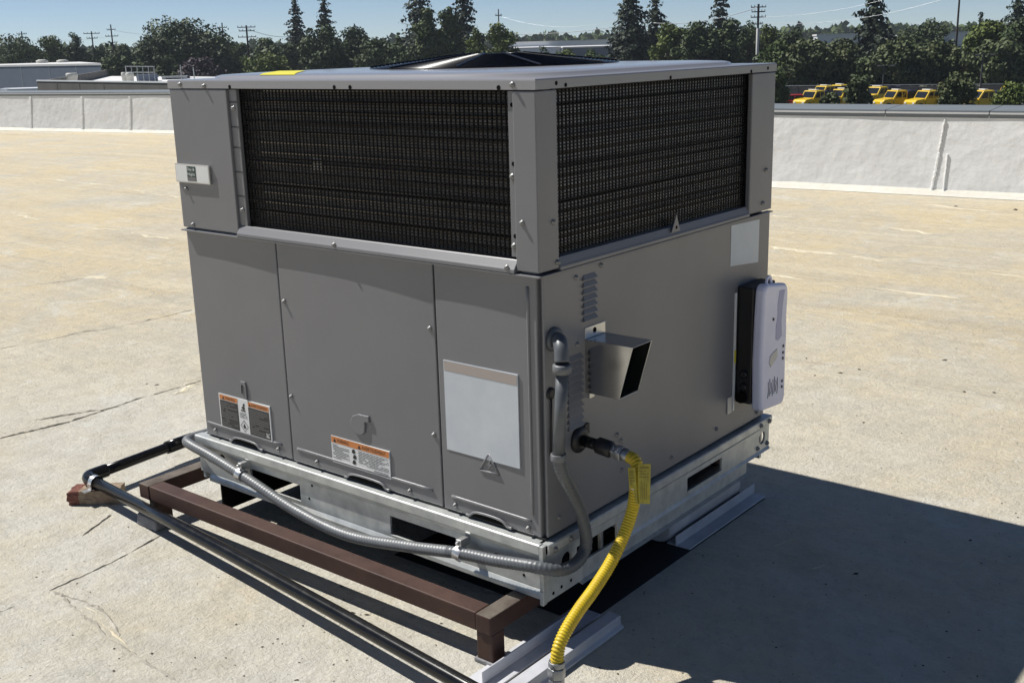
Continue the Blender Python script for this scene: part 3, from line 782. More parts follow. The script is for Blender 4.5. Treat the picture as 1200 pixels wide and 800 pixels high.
loops = [([(x,y_) for x,y_ in exact_rect(-W-L_+.002, L_-.002, -L_+.002, D+L_-.002)], ZL+.0005),
         (exact_rect(-W-L_, L_, -L_, D+L_), ZL), (exact_rect(-W-L_, L_, -L_, D+L_), T-.0035), (exact_rect(-W-L_+.001, L_-.001, -L_+.001, D+L_-.001), T-.001),
         (exact_rect(-W-L_+.0035, L_-.0035, -L_+.0035, D+L_-.0035), T),
         (rrect(-W+.045, -.040, .022, D-.03, .03), T+.0006), (rrect(-W+.050, -.043, .025, D-.033, .04), T+.0060), (rrect(-W+.062, -.054, .034, D-.043, .05), T+.0092), (rrect(-W+.12, -.10, .075, D-.09, .08), T+.0118),
         (circ(RH+.035), T+.0132), (circ(RH), T+.014), (circ(RH-.006), T+.012), (circ(RH-.008), T-.04)]
n_flat = 4
lb = MB(); vs = [(x, y_, z) for lp, z in loops for x, y_ in lp]
lb.add(vs, [(k*n+i, k*n+(i+1) % n, (k+1)*n+(i+1) % n, (k+1)*n+i) for k in range(len(loops)-1) for i in range(n)], 0, False)
for i in range(len(lb.s)): lb.s[i] = (i//n) >= 4
lid = lb.build('lid', M['lidpaint'], U)
for x, z in [(-1.139,1.204),(-1.039,1.200),(-.052,1.204)]: screw_obj(lid, (x, -.0042, z), AX_A)
for x in (-.937,-.562,-.511,-.087): hole_obj(lid, (x, -.0042, 1.198), AX_A, .0048)
for y_, z in [(.063,1.204),(.094,1.199),(.491,1.198),(.878,1.198),(.969,1.203)]: hole_obj(lid, (.0042, y_, z), AX_B, .0042)
# yellow sticker lying on the crowned edge of the lid
sk = MB(); nn = 10; vs = []; STK = (.032, .22, -.865, -1.02, -.737, -.915)
def lidz(y_): 
    ks = [(-.004,1.215),(.022,1.2156),(.025,1.221),(.034,1.2242),(.075,1.2268),(.25,1.2282)]
    for (a, za), (b, zb2) in zip(ks, ks[1:]):
        if y_ <= b: return za+(zb2-za)*(y_-a)/(b-a)
    return 1.24
for i in range(nn+1):
    y_ = STK[0]+(STK[1]-STK[0])*i/nn
    vs += [(STK[2]+(STK[3]-STK[2])*i/nn, y_, lidz(y_)+.0012), (STK[4]+(STK[5]-STK[4])*i/nn, y_, lidz(y_)+.0012)]
sk.add(vs, [(i*2, i*2+1, i*2+3, i*2+2) for i in range(nn)], 0, True)
sk.build('yellow_sticker', M['stickery'], lid, recalc=False)
# fan guard
gb = MB()
for i in range(26):
    t = i/25; r_ = RH+.004-(RH-.07)*t; z = T+.0150+.0270*t
    gb.tube([(CX+r_*math.cos(2*math.pi*j/60), CY+r_*math.sin(2*math.pi*j/60), z) for j in range(61)], .0022, 5, 0, False)
for j in range(10):
    g_ = 2*math.pi*j/10+.1
    gb.tube([(CX+r_*math.cos(g_), CY+r_*math.sin(g_), T+.0172+.0270*(RH+.004-r_)/(RH-.07)) for r_ in [RH+.004-(RH-.07)*k/10 for k in range(11)]], .0030, 6, 1)
gb.revolve([(.074,.036),(.074,.0425),(.066,.0432)], (CX,CY,T), (0,0,1), 32)
gd = gb.build('fan_guard', [M['guard'], M['pipe']], U, recalc=False)
fb = MB(); fb.cyl((CX,CY,T-.05),(CX,CY,T-.005), .06, .055, 20)
for k in range(4):
    a = k*math.pi/2
    pts = []
    for (r_, da, dz) in ((.05,-.25,-.035),(.29,-.32,-.035),(.29,.32,-.008),(.05,.25,-.012)):
        pts.append((CX+r_*math.cos(a+da), CY+r_*math.sin(a+da), T+dz))
    fb.hexa([(x,y_,z-.003) for x,y_,z in pts]+pts)
fb.build('fan', M['black'], U)

# base rails of galvanised steel
q = MB()
xs0, xs1 = -W-.034, -.004
q.prism([(0.012,.2452),(0.012,.248),(-.0125,.248),(-.0150,.2455),(-.0150,.226),(-.0125,.222),(-.0065,.2135),(-.0045,.2105),(.0,.2105),(.0,.2145),(-.010,.226),(-.010,.2452)], lambda u,v,w_:(w_,u,v), xs0, xs1)
q.plate(xs0, xs1, .1385, .2104, -.0015, .0045, fA, [(-.997,-.794,.1500,.1945),(-.466,-.254,.1455,.194)], [(-1.189,.193,.0145),(-1.119,.194,.0145),(-.130,.1745,.0165)])
q.prism([(-.0045,.1384),(0,.1384),(-.006,.1285),(-.006,.1185),(.03,.1185),(.03,.1215),(-.0005,.1215)][::-1] if False else [(-.0045,.1384),(.0015,.1384),(-.0045,.128),(-.0045,.1215),(.03,.1215),(.03,.1185),(-.0105,.1185),(-.0105,.1285)], lambda u,v,w_:(w_,u,v), xs0+.045, xs1-.002)
rA = q.build('base_rail', M['galv'], U, bevel=.0012)
rA['label'] = 'sunlit galvanised front base rail with two fork slots'
for x, z in [(-.76,.166),(-.745,.205),(-.285,.166),(-.055,.160)]: hole_obj(rA, (x, -.0046, z), AX_A, .0035)
q = MB()
q.prism([(-.012,.2452),(-.012,.248),(.0125,.248),(.0150,.2455),(.0150,.228),(.0125,.2245),(.0080,.2190),(.0065,.2165),(.0020,.2165),(.0020,.2195),(.010,.229),(.010,.2452)], lambda u,v,w_:(u,w_,v), -.003, 1.042)
q.plate(-.003, 1.042, .1555, .2164, .0005, .0065, fB, [(.108,.268,.1556,.200),(.588,.768,.168,.2045)], [(.070,.184,.0195),(1.0,.190,.0185)])
q.prism([(.0065,.1554),(.0005,.1554),(.004,.149),(.004,.146),(.0,.146),(.012,.144),(.012,.150)][:3]+[(.010,.1465),(.0122,.1480)], lambda u,v,w_:(u,w_,v), .272, 1.042)
q.plate(-.003, .13, .112, .1554, .0005, .0062, fB)
q.plate(.131, .935, .104, .1454, -.012, -.006, fB)
q.prism([(-.006,.1040),(-.012,.1040),(.004,.0985),(.006,.1005)], lambda u,v,w_:(u,w_,v), .131, .935)
rB = q.build('base_rail', M['galv'], U, bevel=.0010)
rB['label'] = 'shaded galvanised side base rail with slots and round holes'
for y_, z_ in [(1.023,.236),(.974,.236),(1.031,.166),(.974,.166),(.018,.232),(.075,.236)]: screw_obj(rB, (.0148 if z_ > .2 else .0066, y_, z_), AX_B, .006)
for y_, z_ in [(.02,.125),(.05,.128),(.085,.129)]: hole_obj(rB, (.0063, y_, z_), AX_B, .004)
q = MB(); q.box(-.0035, .0065, -.0150, -.0035, .109, .246); q.box(-.0025, .0075, -.0165, -.0152, .109, .142); q.build('lifting_bracket', M['galv'], U, bevel=.002)
q = MB(); q.box(-.012, -.008, .170, .188, .158, .198); q.build('inner_clip', M['galv_d'], U, bevel=.001)
q = MB(); q.box(-.012, -.002, .215, .224, .15, .20); q.build('inner_clip', M['galv_d'], U, bevel=.001)
q = MB(); q.box(-W-.03, -W-.018, .0, 1.03, .118, .247); q.box(-W-.03, -.01, 1.020, 1.032, .118, .247); q.build('base_rail', M['galv'], U)
q = MB(); q.box(-W+.01, -.02, .04, D-.02, .205, .249); q.build('base_pan', M['void'], U)
q = MB(); q.box(-W, -.004, .0105, .0135, .2490, .2545); q.box(-.0095, -.0070, .0145, D, .2488, .2555); q.build('base_gap_shade', M['black'], U)  # black strips drawn as the shade in the gap above the rails

# ------------------------------------------------------------------ steel stand
ST = thing('steel_stand', 'brown painted square tube steel stand carrying the rooftop unit', 'stand', (-.68, .4, 0))
def beam(nm, x0, x1, y0, y1, z0, z1, m='rust'):
    q = MB(); q.box(x0, x1, y0, y1, z0, z1)
    if m == 'weather': q.m[1] = 1
    return q.build(nm, [M['rust'], M['weather']], ST, bevel=.003)
beam('beam', -1.290, -.084, -.135, -.088, .0745, .1175)
bl = beam('beam', -1.337, -1.2905, -.137, 1.0, .0745, .1172, 'weather'); bl['label'] = 'left cross beam with a weathered tan top'
br = beam('beam', -.0835, -.042, -.137, .42, .0745, .1172, 'weather'); br['label'] = 'right cross beam with a weathered grey top'
beam('beam', -1.29, -.10, .93, .975, .0745, .1172)
beam('leg', -.087, -.043, -.132, -.090, .001, .0742); beam('leg', -1.318, -1.262, -.122, -.085, .001, .0742)
beam('leg', -.080, -.045, .93, .97, .012, .1180); beam('leg', -1.32, -1.27, .93, .975, .0, .0742)
q = MB(); q.box(-1.19, -1.183, .03, .90, .012, .204); q.build('slot_blackout_plate', M['void'], ST)  # added near-black plate, keeps sunlit ground from showing through the rail slot
q = MB(); q.box(-.092, -.038, -.137, -.085, .0006, .010); q.build('foot_plate', M['cement'], ST, bevel=.002)
q = MB(); q.hexa([(-1.335,-.160,.001),(-1.238,-.160,.001),(-1.240,-.1235,.001),(-1.333,-.1235,.001),(-1.330,-.157,.036),(-1.243,-.157,.032),(-1.243,-.1235,.033),(-1.330,-.1235,.037)]); q.build('cement_block', M['cement'], ST, bevel=.005)
q = MB(); q.box(-1.300, -1.285, -.128, -.118, .03, .0743); q.build('gusset', M['weather'], ST, bevel=.002)

# sheet metal flashings and sleeper beside the stand
def flashing(nm, label, cat, parts_):
    root = thing(nm, label, cat, parts_[0][2])
    for pn, mbx, _ in parts_: mbx.build(pn, M['flash'], root, bevel=.0015)
    return root
a = MB(); a.box(-.055, .018, -.32, .185, .0015, .0055); b = MB(); b.box(-.016, -.012, -.20, .165, .0056, .034)
flashing('roof_flashing', 'pale sheet metal flashing under the yellow hose beside the front leg', 'flashing', [('flange', a, (0,-.05,0)), ('upstand', b, 0)])
a = MB(); a.prism([(.028,.0),(.092,.0),(.092,.006),(.084,.010),(.083,.030),(.052,.031),(.050,.018),(.036,.016),(.035,.008),(.028,.006)], lambda u,v,w_:(u,w_,v+.001), -.42, .168)
o = a.build('sleeper_channel', M['flash'], None, bevel=.0015); tag(o, 'folded white metal sleeper channel lying in the unit shadow below the hose', 'channel')
a = MB(); a.box(-.060, .010, .600, 1.028, .0015, .0055); b = MB(); b.box(-.030, -.026, .592, 1.030, .0056, .034)
flashing('roof_flashing', 'grey L shaped flashing at the far end of the shaded side', 'flashing', [('flange', a, (-.02,.8,0)), ('upstand', b, 0)])
a = MB(); a.box(-.60, .012, .13, 1.02, .0004, .0013); o = a.build('metal_sheet', M['sheet_shade']); tag(o, 'thin flat sheet coloured near black for the shade under the unit', 'metal sheet')
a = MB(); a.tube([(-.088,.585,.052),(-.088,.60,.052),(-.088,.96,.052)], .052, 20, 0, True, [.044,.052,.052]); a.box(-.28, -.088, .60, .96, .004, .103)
o = a.build('duct', M['flash']); tag(o, 'round edged pale duct section under the side base rail', 'duct')

# ------------------------------------------------------------------ black drain pipe on blocks
DP = thing('drain_pipe', 'black plastic pipe running along the ground in front of the stand', 'pipe', (-.8, -.19, .0))
zp = .0615
q = MB(); q.tube([(-1.605,-.1305,zp),(-1.061,-.178,zp),(-.845,-.198,zp),(-.412,-.243,zp),(.02,-.290,zp),(.5,-.342,zp)], .0165, 18); q.build('long_run', M['pipe'], DP)
q = MB(); q.tube([(-1.634,-.098,zp),(-1.645,.04,zp),(-1.657,.19,zp),(-1.661,.287,zp),(-1.675,.55,zp),(-1.69,.95,zp)], .0162, 18); q.build('back_run', M['pipe'], DP)
q = MB(); q.tube(smooth_path([(-1.585,-.1325,zp),(-1.612,-.130,zp),(-1.631,-.120,zp),(-1.636,-.095,zp),(-1.637,-.060,zp)], 5), .0205, 18); q.build('elbow', M['pipe'], DP)
q = MB(); q.tube([(-1.654,.165,zp),(-1.660,.265,zp)], .0205, 18); q.build('coupling', M['pipe'], DP)
q = MB(); pts = [(-1.575+.010*math.cos(g_)*0, -.1335-.021*math.cos(g_), zp+.021*math.sin(g_)) for g_ in [math.pi*k/10 for k in range(11)]]
for i in range(10):
    p0, p1 = pts[i], pts[i+1]
    q.add([(p0[0]-.009,p0[1],p0[2]),(p0[0]+.009,p0[1],p0[2]),(p1[0]+.009,p1[1],p1[2]),(p1[0]-.009,p1[1],p1[2])], [(0,1,2,3)], 0, True)
q.box(-1.584,-1.566,-.176,-.155,.042,.0455); q.box(-1.584,-1.566,-.157,-.1535,.044,.063)
q.build('strap_clamp', M['strap'], DP, recalc=False)
# rough wooden block
wbm = bmesh.new(); bmesh.ops.create_cube(wbm, size=1)
bmesh.ops.subdivide_edges(wbm, edges=wbm.edges, cuts=5, use_grid_fill=True)
ang = math.atan2(.63, .77); rot = Matrix.Rotation(ang, 4, 'Z')
for v in wbm.verts:
    x, y_, z = v.co.x*.140, v.co.y*.062, (v.co.z+.5)*.043
    j = .004
    if x < -.055: x -= R.uniform(0, .014)
    v.co = rot @ Vector((x+R.uniform(-j,j)*.6, y_+R.uniform(-j,j)*.6, max(.0005, z+R.uniform(-j,j)*.5))) + Vector((-1.578,-.128,0))
wme = bpy.data.meshes.new('wood_block'); wbm.normal_update()
for f_ in wbm.faces:
    c_ = rot.inverted() @ (f_.calc_center_median()-Vector((-1.578,-.128,0))); f_.material_index = 1 if c_.x < -.052 else 0
wbm.to_mesh(wme); wbm.free(); wme.materials.append(M['wood']); wme.materials.append(M['woodred'])
wo_ = bpy.data.objects.new('wood_block', wme); COL.objects.link(wo_); tag(wo_, 'short rough wood block with a reddish end propping the black pipe elbow', 'wood block')

# ------------------------------------------------------------------ grey electrical conduit
CD = thing('electrical_conduit', 'grey flexible electrical conduit looping from the side along the front base rail', 'conduit', (.04, .01, .2))
q = MB(); q.revolve([(.026,0),(.026,.006),(.020,.010)], (0,.045,.690), AX_B, 18); q.tube(smooth_path([(.004,.045,.690),(.022,.036,.692),(.038,.020,.682),(.046,.011,.655)], 6), .0155, 14)
q.build('elbow_fitting', M['conduit'], CD)
q = MB(); q.revolve([(.0165,.652),(.0195,.650),(.0195,.634),(.0165,.632)], (.046,.011,0), (0,0,1), 18); q.build('compression_nut', M['conduitm'], CD)
q = MB(); q.tube([(.046,.011,.631),(.046,.004,.55),(.046,-.006,.458)], .0132, 16); q.build('rigid_conduit', M['conduit'], CD)
q = MB(); q.revolve([(.0165,0),(.0165,.014)], (.046,-.006,.450), (0,0,1), 16); q.build('strap', M['conduitm'], CD, bevel=.001)
path = smooth_path([(.046,-.006,.456),(.044,.008,.420),(.042,.040,.370),(.041,.073,.312),(.040,.093,.258),(.040,.097,.226),(.040,.086,.202),(.040,.052,.190),(.037,.012,.193),(.022,-.014,.200),(-.02,-.030,.203),(-.115,-.034,.190),(-.216,-.034,.178),(-.378,-.036,.150),(-.586,-.036,.1215),(-.776,-.036,.138),(-.978,-.034,.181),(-1.123,-.034,.210),(-1.205,-.036,.224),(-1.248,-.025,.226),(-1.262,.005,.226),(-1.258,.05,.226),(-1.25,.30,.22),(-1.24,.8,.2)], 14)
P = resample(path, .0032)
rad = [.0136+(.0005 if (i % 3) else -.0007) for i in range(len(P))]
k1 = int(len(P)*.265)
q = MB(); q.tube(P[:k1+1], 0, 14, 0, True, rad[:k1+1]); q.build('flexible_conduit', M['conduit'], CD)
q = MB(); q.tube(P[k1:], 0, 14, 0, True, rad[k1:]); q.build('flexible_conduit', M['conduitm'], CD)
for (x, z) in [(-.216,.178),(-1.000,.186)]:
    q = MB(); q.tube([(x-.010,-.034,z+.0025),(x+.010,-.034,z-.0025)], .0175, 16); q.box(x-.007,x+.007,-.036,-.0046,z+.014,z+.033)
    q.revolve([(.005,0),(.004,.008)], (x,-.036,z+.026), (0,-1,0), 8)
    q.build('pipe_clamp', M['strap'], CD, bevel=.001)

# ------------------------------------------------------------------ gas connection
GH = thing('gas_hose', 'yellow corrugated gas hose hanging from the shaded side down to the roof', 'gas hose', (.155, -.05, .05))
q = MB(); q.revolve([(.030,0),(.030,.005),(.024,.010),(.017,.012)], (.0003,.129,.446), AX_B, 18); q.box(.0005,.006,.146,.162,.452,.475); q.build('wall_grommet', M['black'], GH)
q = MB(); q.tube([(.002,.129,.446),(.070,.129,.442)], .0125, 14); q.build('black_pipe', M['pipe'], GH)
q = MB(); q.tube([(.048,.129,.4432),(.053,.129,.443),(.084,.129,.440),(.089,.129,.4395)], 0, 14, 0, True, [.0135,.0185,.0185,.0145]); q.build('pipe_coupling', M['black'], GH)
q = MB(); q.tube([(.089,.129,.4395),(.098,.129,.439)], .0145, 6); q.tube([(.0985,.129,.439),(.116,.129,.437)], .0175, 6); q.tube([(.1165,.129,.437),(.130,.129,.4345)], .0145, 12); q.build('brass_adapter', M['galv_d'], GH, bevel=.001)
hp = smooth_path([(.130,.129,.4345),(.146,.127,.430),(.157,.121,.414),(.160,.110,.380),(.158,.100,.330),(.156,.070,.283),(.155,.020,.238),(.155,-.040,.204),(.155,-.090,.182),(.155,-.135,.156),(.155,-.160,.130),(.155,-.168,.100)], 14)
P = resample(hp, .00155)
rad = [.0128+.0013*math.sin(i*2*math.pi/4+.8) for i in range(len(P))]
q = MB(); q.tube(P, 0, 14, 0, True, rad); q.build('corrugated_hose', M['yellow'], GH)
q = MB(); q.tube([(.155,-.168,.104),(.155,-.1685,.092)], .0165, 12); q.tube([(.155,-.1685,.0915),(.155,-.169,.068)], .0185, 6); q.tube([(.155,-.169,.0675),(.155,-.169,.050)], .0165, 6)
q.build('end_fitting', M['galv_d'], GH, bevel=.0015)
q = MB(); q.tube([(.155,-.169,.0495),(.155,-.170,.03),(.155,-.172,.018)], .0135, 14); q.tube([(.155,-.152,.0165),(.155,-.45,.0165)], .0160, 14); q.build('supply_pipe', M['pipe'], GH)
# yellow folded tag round the hose
def tagplate(o, ex, ez, w_, h_, m, nrm):
    mb = MB(); O = Vector(o); X = Vector(ex).normalized(); Z = Vector(ez).normalized(); N = X.cross(Z).normalized()
    fn = lambda u, v, t: tuple(O+X*u+Z*v+N*t)
    mb.prism([(0,0),(w_,0),(w_,h_),(0,h_)], fn, 0, .0012, 0)
    return mb, fn
q1, f1 = tagplate((.1720,.099,.349), (.95,-.20,.28), (.02,.0,1), .036, .088, 0, 1)
quad(q1, f1, .004, .032, .078, .083, .0015, 1)
for i in range(4): quad(q1, f1, .009+.0055*i, .0112+.0055*i, .010, .052-.006*(i % 2), .0015, 1)
rows(q1, f1, .004, .032, .056, .076, 3, .0015, 1)
q1.build('hose_tag', [M['ytag'], M['ydark']], GH, recalc=False)
q2, f2 = tagplate((.1540,.1005,.3430), (.93,-.2,.26), (-.09,.0,1), .022, .080, 0, 1)
rows(q2, f2, .003, .018, .042, .074, 5, .0015, 1); quad(q2, f2, .003, .013, .006, .034, .0015, 2); quad(q2, f2, .005, .009, .016, .022, .0018, 1)
q2.build('hose_tag', [M['ytag'], M['ydark'], M['cream']], GH, recalc=False)

# ------------------------------------------------------------------ plastic box hung on the far end of the shaded side
SB = thing('wall_box', 'lavender plastic box with dark body hung at the far end of the shaded side', 'electrical box', (.04, .9, .49))
q = MB(); q.box(.0012, .048, .842, .966, .338, .655); q.build('body', M['black'], SB, bevel=.004)
prof = []
for (y_, z_) in [(.842,.330),(.848,.322),(.968,.312),(.980,.318),(.986,.334),(.983,.44),(.985,.50),(.981,.56),(.983,.62),(.980,.640),(.970,.648),(.862,.664),(.850,.660),(.844,.648),(.840,.58),(.836,.46)]: prof.append((y_, z_))
q = MB(); q.prism(prof, fB, .0485, .078); q.build('cover', M['lav'], SB, bevel=.009, segs=3)
q = MB(); q.tube(smooth_path([fB(.895+.014*math.cos(g_), .658+.020*math.sin(g_), .062) for g_ in [math.pi*k/8 for k in range(9)]], 2), .004, 8); q.build('hanging_loop', M['lav'], SB)
q = MB(); q.prism([(.928,.636),(.960,.634),(.950,.60),(.945,.55),(.950,.51),(.930,.50),(.915,.505),(.914,.54),(.922,.57),(.920,.60)], fB, .0781, .0790); q.build('recess', M['lavd'], SB, bevel=.0006)
q = MB(); q.prism([(.885,.468),(.925,.480),(.926,.455),(.89,.436),(.880,.448)], fB, .0781, .0800); q.build('pale_lever', M['cream'], SB, bevel=.0012)
q = MB()
for y_, z_ in [(.897,.565),(.962,.478),(.962,.460),(.962,.444),(.962,.380),(.962,.364)]: q.revolve([(.0045,0),(.004,.0018)], fB(y_,z_,.0781), AX_B, 10)
q.build('button', M['black'], SB)
q = MB()
for i in range(7):
    y_ = .878+i*.009; q.tube([fB(y_, .352+.004*(i % 3), .0786), fB(y_+.004, .372+.010*(i % 2), .0786), fB(y_+.001, .392+.006*((i+1) % 3), .0786)], .0009, 5)
q.build('moulded_mark', M['inkgrey'], SB)
for z_ in (.42, .385): 
    q = MB(); q.revolve([(.011,0),(.011,.006),(.006,.008)], (.026,.842,z_), (0,-1,0), 12); q.build('knob', M['black'], SB)
q = MB(); q.revolve([(.015,0),(.015,.010)], (.022,.842,.356), (0,-1,0), 14); q.build('knob', M['void'], SB)
q = MB(); q.box(.001, .0045, .826, .834, .318, .64); q.box(.0047, .0052, .826, .834, .450, .485, 1); q.build('white_strip', [M['white'], M['stickery']], SB)
o = MB(); o.box(.0008, .003, .800, .822, .315, .36); o.build('white_strip', M['cream'], SB)

# ------------------------------------------------------------------ background buildings
def facade_building(name, label, cat, pxa, pya, pxb, pyb, da, db, depth, wallm, roofm, parap=.0, nwin=0):
    """front top edge from (pxa,pya) at distance da to (pxb,pyb) at distance db"""
    A_, B_ = at(pxa, pya, da), at(pxb, pyb, db); zt = (A_.z+B_.z)/2
    d = (B_.xy-A_.xy); L = d.length; d = d/L; nrm = Vector((-d.y, d.x))
    nrm = (B_.xy-CAM.xy).normalized(); nrm = (nrm*1.0 + Vector((-nrm.y, nrm.x))*.06).normalized()
    P = lambda s, o, z: (A_.x+d.x*s+nrm.x*o, A_.y+d.y*s+nrm.y*o, z)
    root = thing(name, label, cat, P(L/2, depth/2, GZ))
    def slab(nm, s0, s1, o0, o1, z0, z1, m_):
        q = MB(); q.hexa([P(s0,o0,z0),P(s1,o0,z0),P(s1,o1,z0),P(s0,o1,z0),P(s0,o0,z1),P(s1,o0,z1),P(s1,o1,z1),P(s0,o1,z1)]); return q.build(nm, m_, root)
    slab('wall', 0, L, 0, depth, GZ, zt-parap, wallm)
    slab('roof', -.15, L+.15, -.15, depth+.15, zt-parap+.01, zt-parap+.28, roofm) if not parap else slab('roof', .35, L-.35, .35, depth-.35, zt-parap+.01, zt-parap+.05, roofm)
    if parap:
        slab('parapet', 0, L, 0, .3, zt-parap+.004, zt, wallm); slab('parapet', 0, .3, .302, depth, zt-parap+.004, zt, wallm)
        slab('coping', -.05, L+.05, -.05, .35, zt+.003, zt+.06, M['copedge'])
    return root, P, L, zt, slab
rt_, P_, L1, z1, sl = facade_building('warehouse', 'long low blue grey warehouse with a white roof at the far left', 'building', -60, 79.5, 118, 77, 205, 160, 60, M['bwall'], M['broof'])
for s in (.18, .34, .52, .70, .86): sl('wall_seam', L1*s, L1*s+.12, -.06, -.004, GZ, z1-.02, M['steelg'])
sl('door', L1*.90, L1*.95, -.05, -.003, GZ, GZ+2.6, M['truckB'])
for px in (50, 74):
    s = MB(); b_ = at(px, 78, 215); s.revolve([(.75,-1.0),(.75,.55),(1.0,.6),(1.0,1.0),(.5,1.15)], (b_.x, b_.y, b_.z), (0,0,1), 14)
    o = s.build('roof_vent', M['hvac']); tag(o, ['left of two cream mushroom vents on the white warehouse roof','right of two cream mushroom vents on the white warehouse roof'][px > 60], 'roof vent', 'vents on the warehouse roof')
rt2, P2, L2, z2, sl2 = facade_building('flat_roofed_building', 'low grey brown building with a flat parapet just beyond the left roof wall', 'building', 43, 94.5, 330, 101, 60, 39.3, 40, M['conc'], M['broof'], .55)
for s in (2.5, 5.2, 7.9): sl2('wall_seam', s, s+.05, -.03, -.003, GZ, z2-.02, M['lotwall'])
for px, r_, h_, lab in ((85, .28, .42, 'cream round exhaust stack left on the neighbouring flat roof'), (153, .20, .45, 'cream round exhaust stack beside the railing on the neighbouring flat roof'), (147, .18, .50, 'narrow cream exhaust stack behind another one on the neighbouring flat roof')):
    b_ = at(px, 96, 66 if px != 147 else 70); q = MB()
    q.revolve([(r_*.85,-.55),(r_*.9,0),(r_,h_*.55),(r_*1.1,h_*.6),(r_*1.1,h_),(r_*.9,h_+.04)], (b_.x,b_.y,b_.z), (0,0,1), 18)
    tag(q.build('exhaust_stack', M['hvac']), lab, 'exhaust stack', 'stacks on the neighbouring roof')
# railing + low units on the neighbouring roof
def dirbox(c, w_, d_, h_, mb, m=0, z0=None):
    v = (c.xy-CAM.xy).normalized(); s = Vector((v.y, -v.x))
    z0 = c.z if z0 is None else z0
    p = [(c.x+s.x*a*w_/2+v.x*b*d_, c.y+s.y*a*w_/2+v.y*b*d_) for a, b in ((-1,0),(1,0),(1,1),(-1,1))]
    mb.hexa([(x,y_,z0) for x,y_ in p]+[(x,y_,z0+h_) for x,y_ in p], m)
c_ = at(167, 95, 72); RL = thing('roof_railing', 'grey pipe railing around a blue grey box on the neighbouring roof', 'railing', tuple(c_))
for k in range(6):
    q = MB(); p = at(149+k*6.6, 95, 72); q.tube([(p.x,p.y,p.z-.3),(p.x,p.y,p.z+.85)], .025, 6); q.build('post', M['steelg'], RL)
for h_ in (.5, .84):
    q = MB(); a_, b_ = at(148, 95, 72), at(183, 95, 72); q.tube([(a_.x,a_.y,a_.z+h_),(b_.x,b_.y,b_.z+h_)], .025, 6); q.build('rail', M['steelg'], RL)
q = MB(); dirbox(at(173, 95.5, 74), 1.25, .8, .42, q); dirbox(at(173, 91, 75.2), 1.35, .9, .10, q)
tag(q.build('roof_hatch', M['bwall']), 'blue grey box behind the pipe railing on the neighbouring roof', 'roof hatch')
for i, (px, w_, h_, lab) in enumerate([(205,1.6,.42,'long pale rooftop unit right of the railing on the neighbouring roof'),(219,.45,.45,'dark small rooftop box beside a thin mast'),(238,1.9,.36,'wide pale rooftop unit between two dark boxes'),(236,.35,.30,'small dark louvred box in front of the wide pale unit'),(261,.8,.42,'grey rooftop unit with dark louvres near the corner of the grey lid'),(274,1.0,.34,'pale low rooftop unit farthest right on the neighbouring roof')]):
    q = MB(); c_ = at(px, 96, 78+1.5*i); dirbox(c_, w_, .7, h_+.1, q, 0, c_.z-.2); dirbox(at(px, 96, 77.95+1.5*i), w_*.7, .04, h_*.5, q, 1, c_.z+.02)
    dirbox(c_, w_*1.06, .74, .04, q, 0, c_.z+h_-.096)
    tag(q.build('rooftop_box', [M['truckB'] if 'dark' in lab.split(' ')[0:3] and 'unit' not in lab else M['steelg'], M['black']]), lab, 'rooftop unit', 'units on the neighbouring roof')
for px, t_, lab in ((213,76,'taller thin mast on the neighbouring roof'),(228,79,'shorter thin mast on the neighbouring roof')):
    q = MB(); c_ = at(px, 95, 76); d_ = at(px, t_, 76); q.tube([(c_.x,c_.y,c_.z-.4),(c_.x,c_.y,d_.z)], .03, 6); q.tube([(c_.x,c_.y,c_.z-.4),(c_.x,c_.y,c_.z-.1)], .07, 8)
    tag(q.build('mast', M['steelg']), lab, 'mast', 'masts on the neighbouring roof')

# distant warehouses
facade_building('distant_warehouse', 'distant pale warehouse with a wide white roof above the fan guard', 'building', 606, 57.5, 662, 56.5, 250, 255, 90, M['vanw'], M['broof'])
facade_building('distant_warehouse', 'distant blue grey warehouse wing left of the dark broad conifer', 'building', 660, 57, 724, 55, 225, 232, 60, M['bwall'], M['broof'])
facade_building('distant_warehouse', 'distant long warehouse with white roof seen through the gap above the fan guard', 'building', 596, 50.5, 735, 47, 330, 335, 60, M['vanw'], M['broof'])
facade_building('distant_warehouse', 'distant white building behind the olive trees on the right', 'building', 958, 43, 1014, 40.5, 190, 194, 40, M['vanw'], M['broof'])
facade_building('distant_warehouse', 'distant white building with grey gable right of the tall dark pole', 'building', 1106, 40, 1144, 39, 190, 192, 40, M['vanw'], M['broof'])
# far wooded ridge
hw = MB()
hv = []
for k in range(4200):
    px = R.uniform(-60, 1260); c_ = at(px, 52-.027*(px-600)-R.random()**1.5*(8+2.5*math.sin(px*.11)+2*math.sin(px*.37)), R.uniform(560, 640)); s = R.uniform(.6, 1.5)
    for _ in range(2):
        n_ = Vector((R.gauss(0,1),R.gauss(0,1),R.gauss(0,1))).normalized(); a_ = n_.orthogonal().normalized()*s; b_ = n_.cross(a_)
        p = c_+Vector((R.gauss(0,1.2),R.gauss(0,1.2),R.gauss(0,.7)))
        hw.add([p-a_-b_, p+a_-b_, p+a_+b_, p-a_+b_], [(0,1,2,3)])
stuff(hw.build('far_wood', LEAF['mid'], recalc=False))

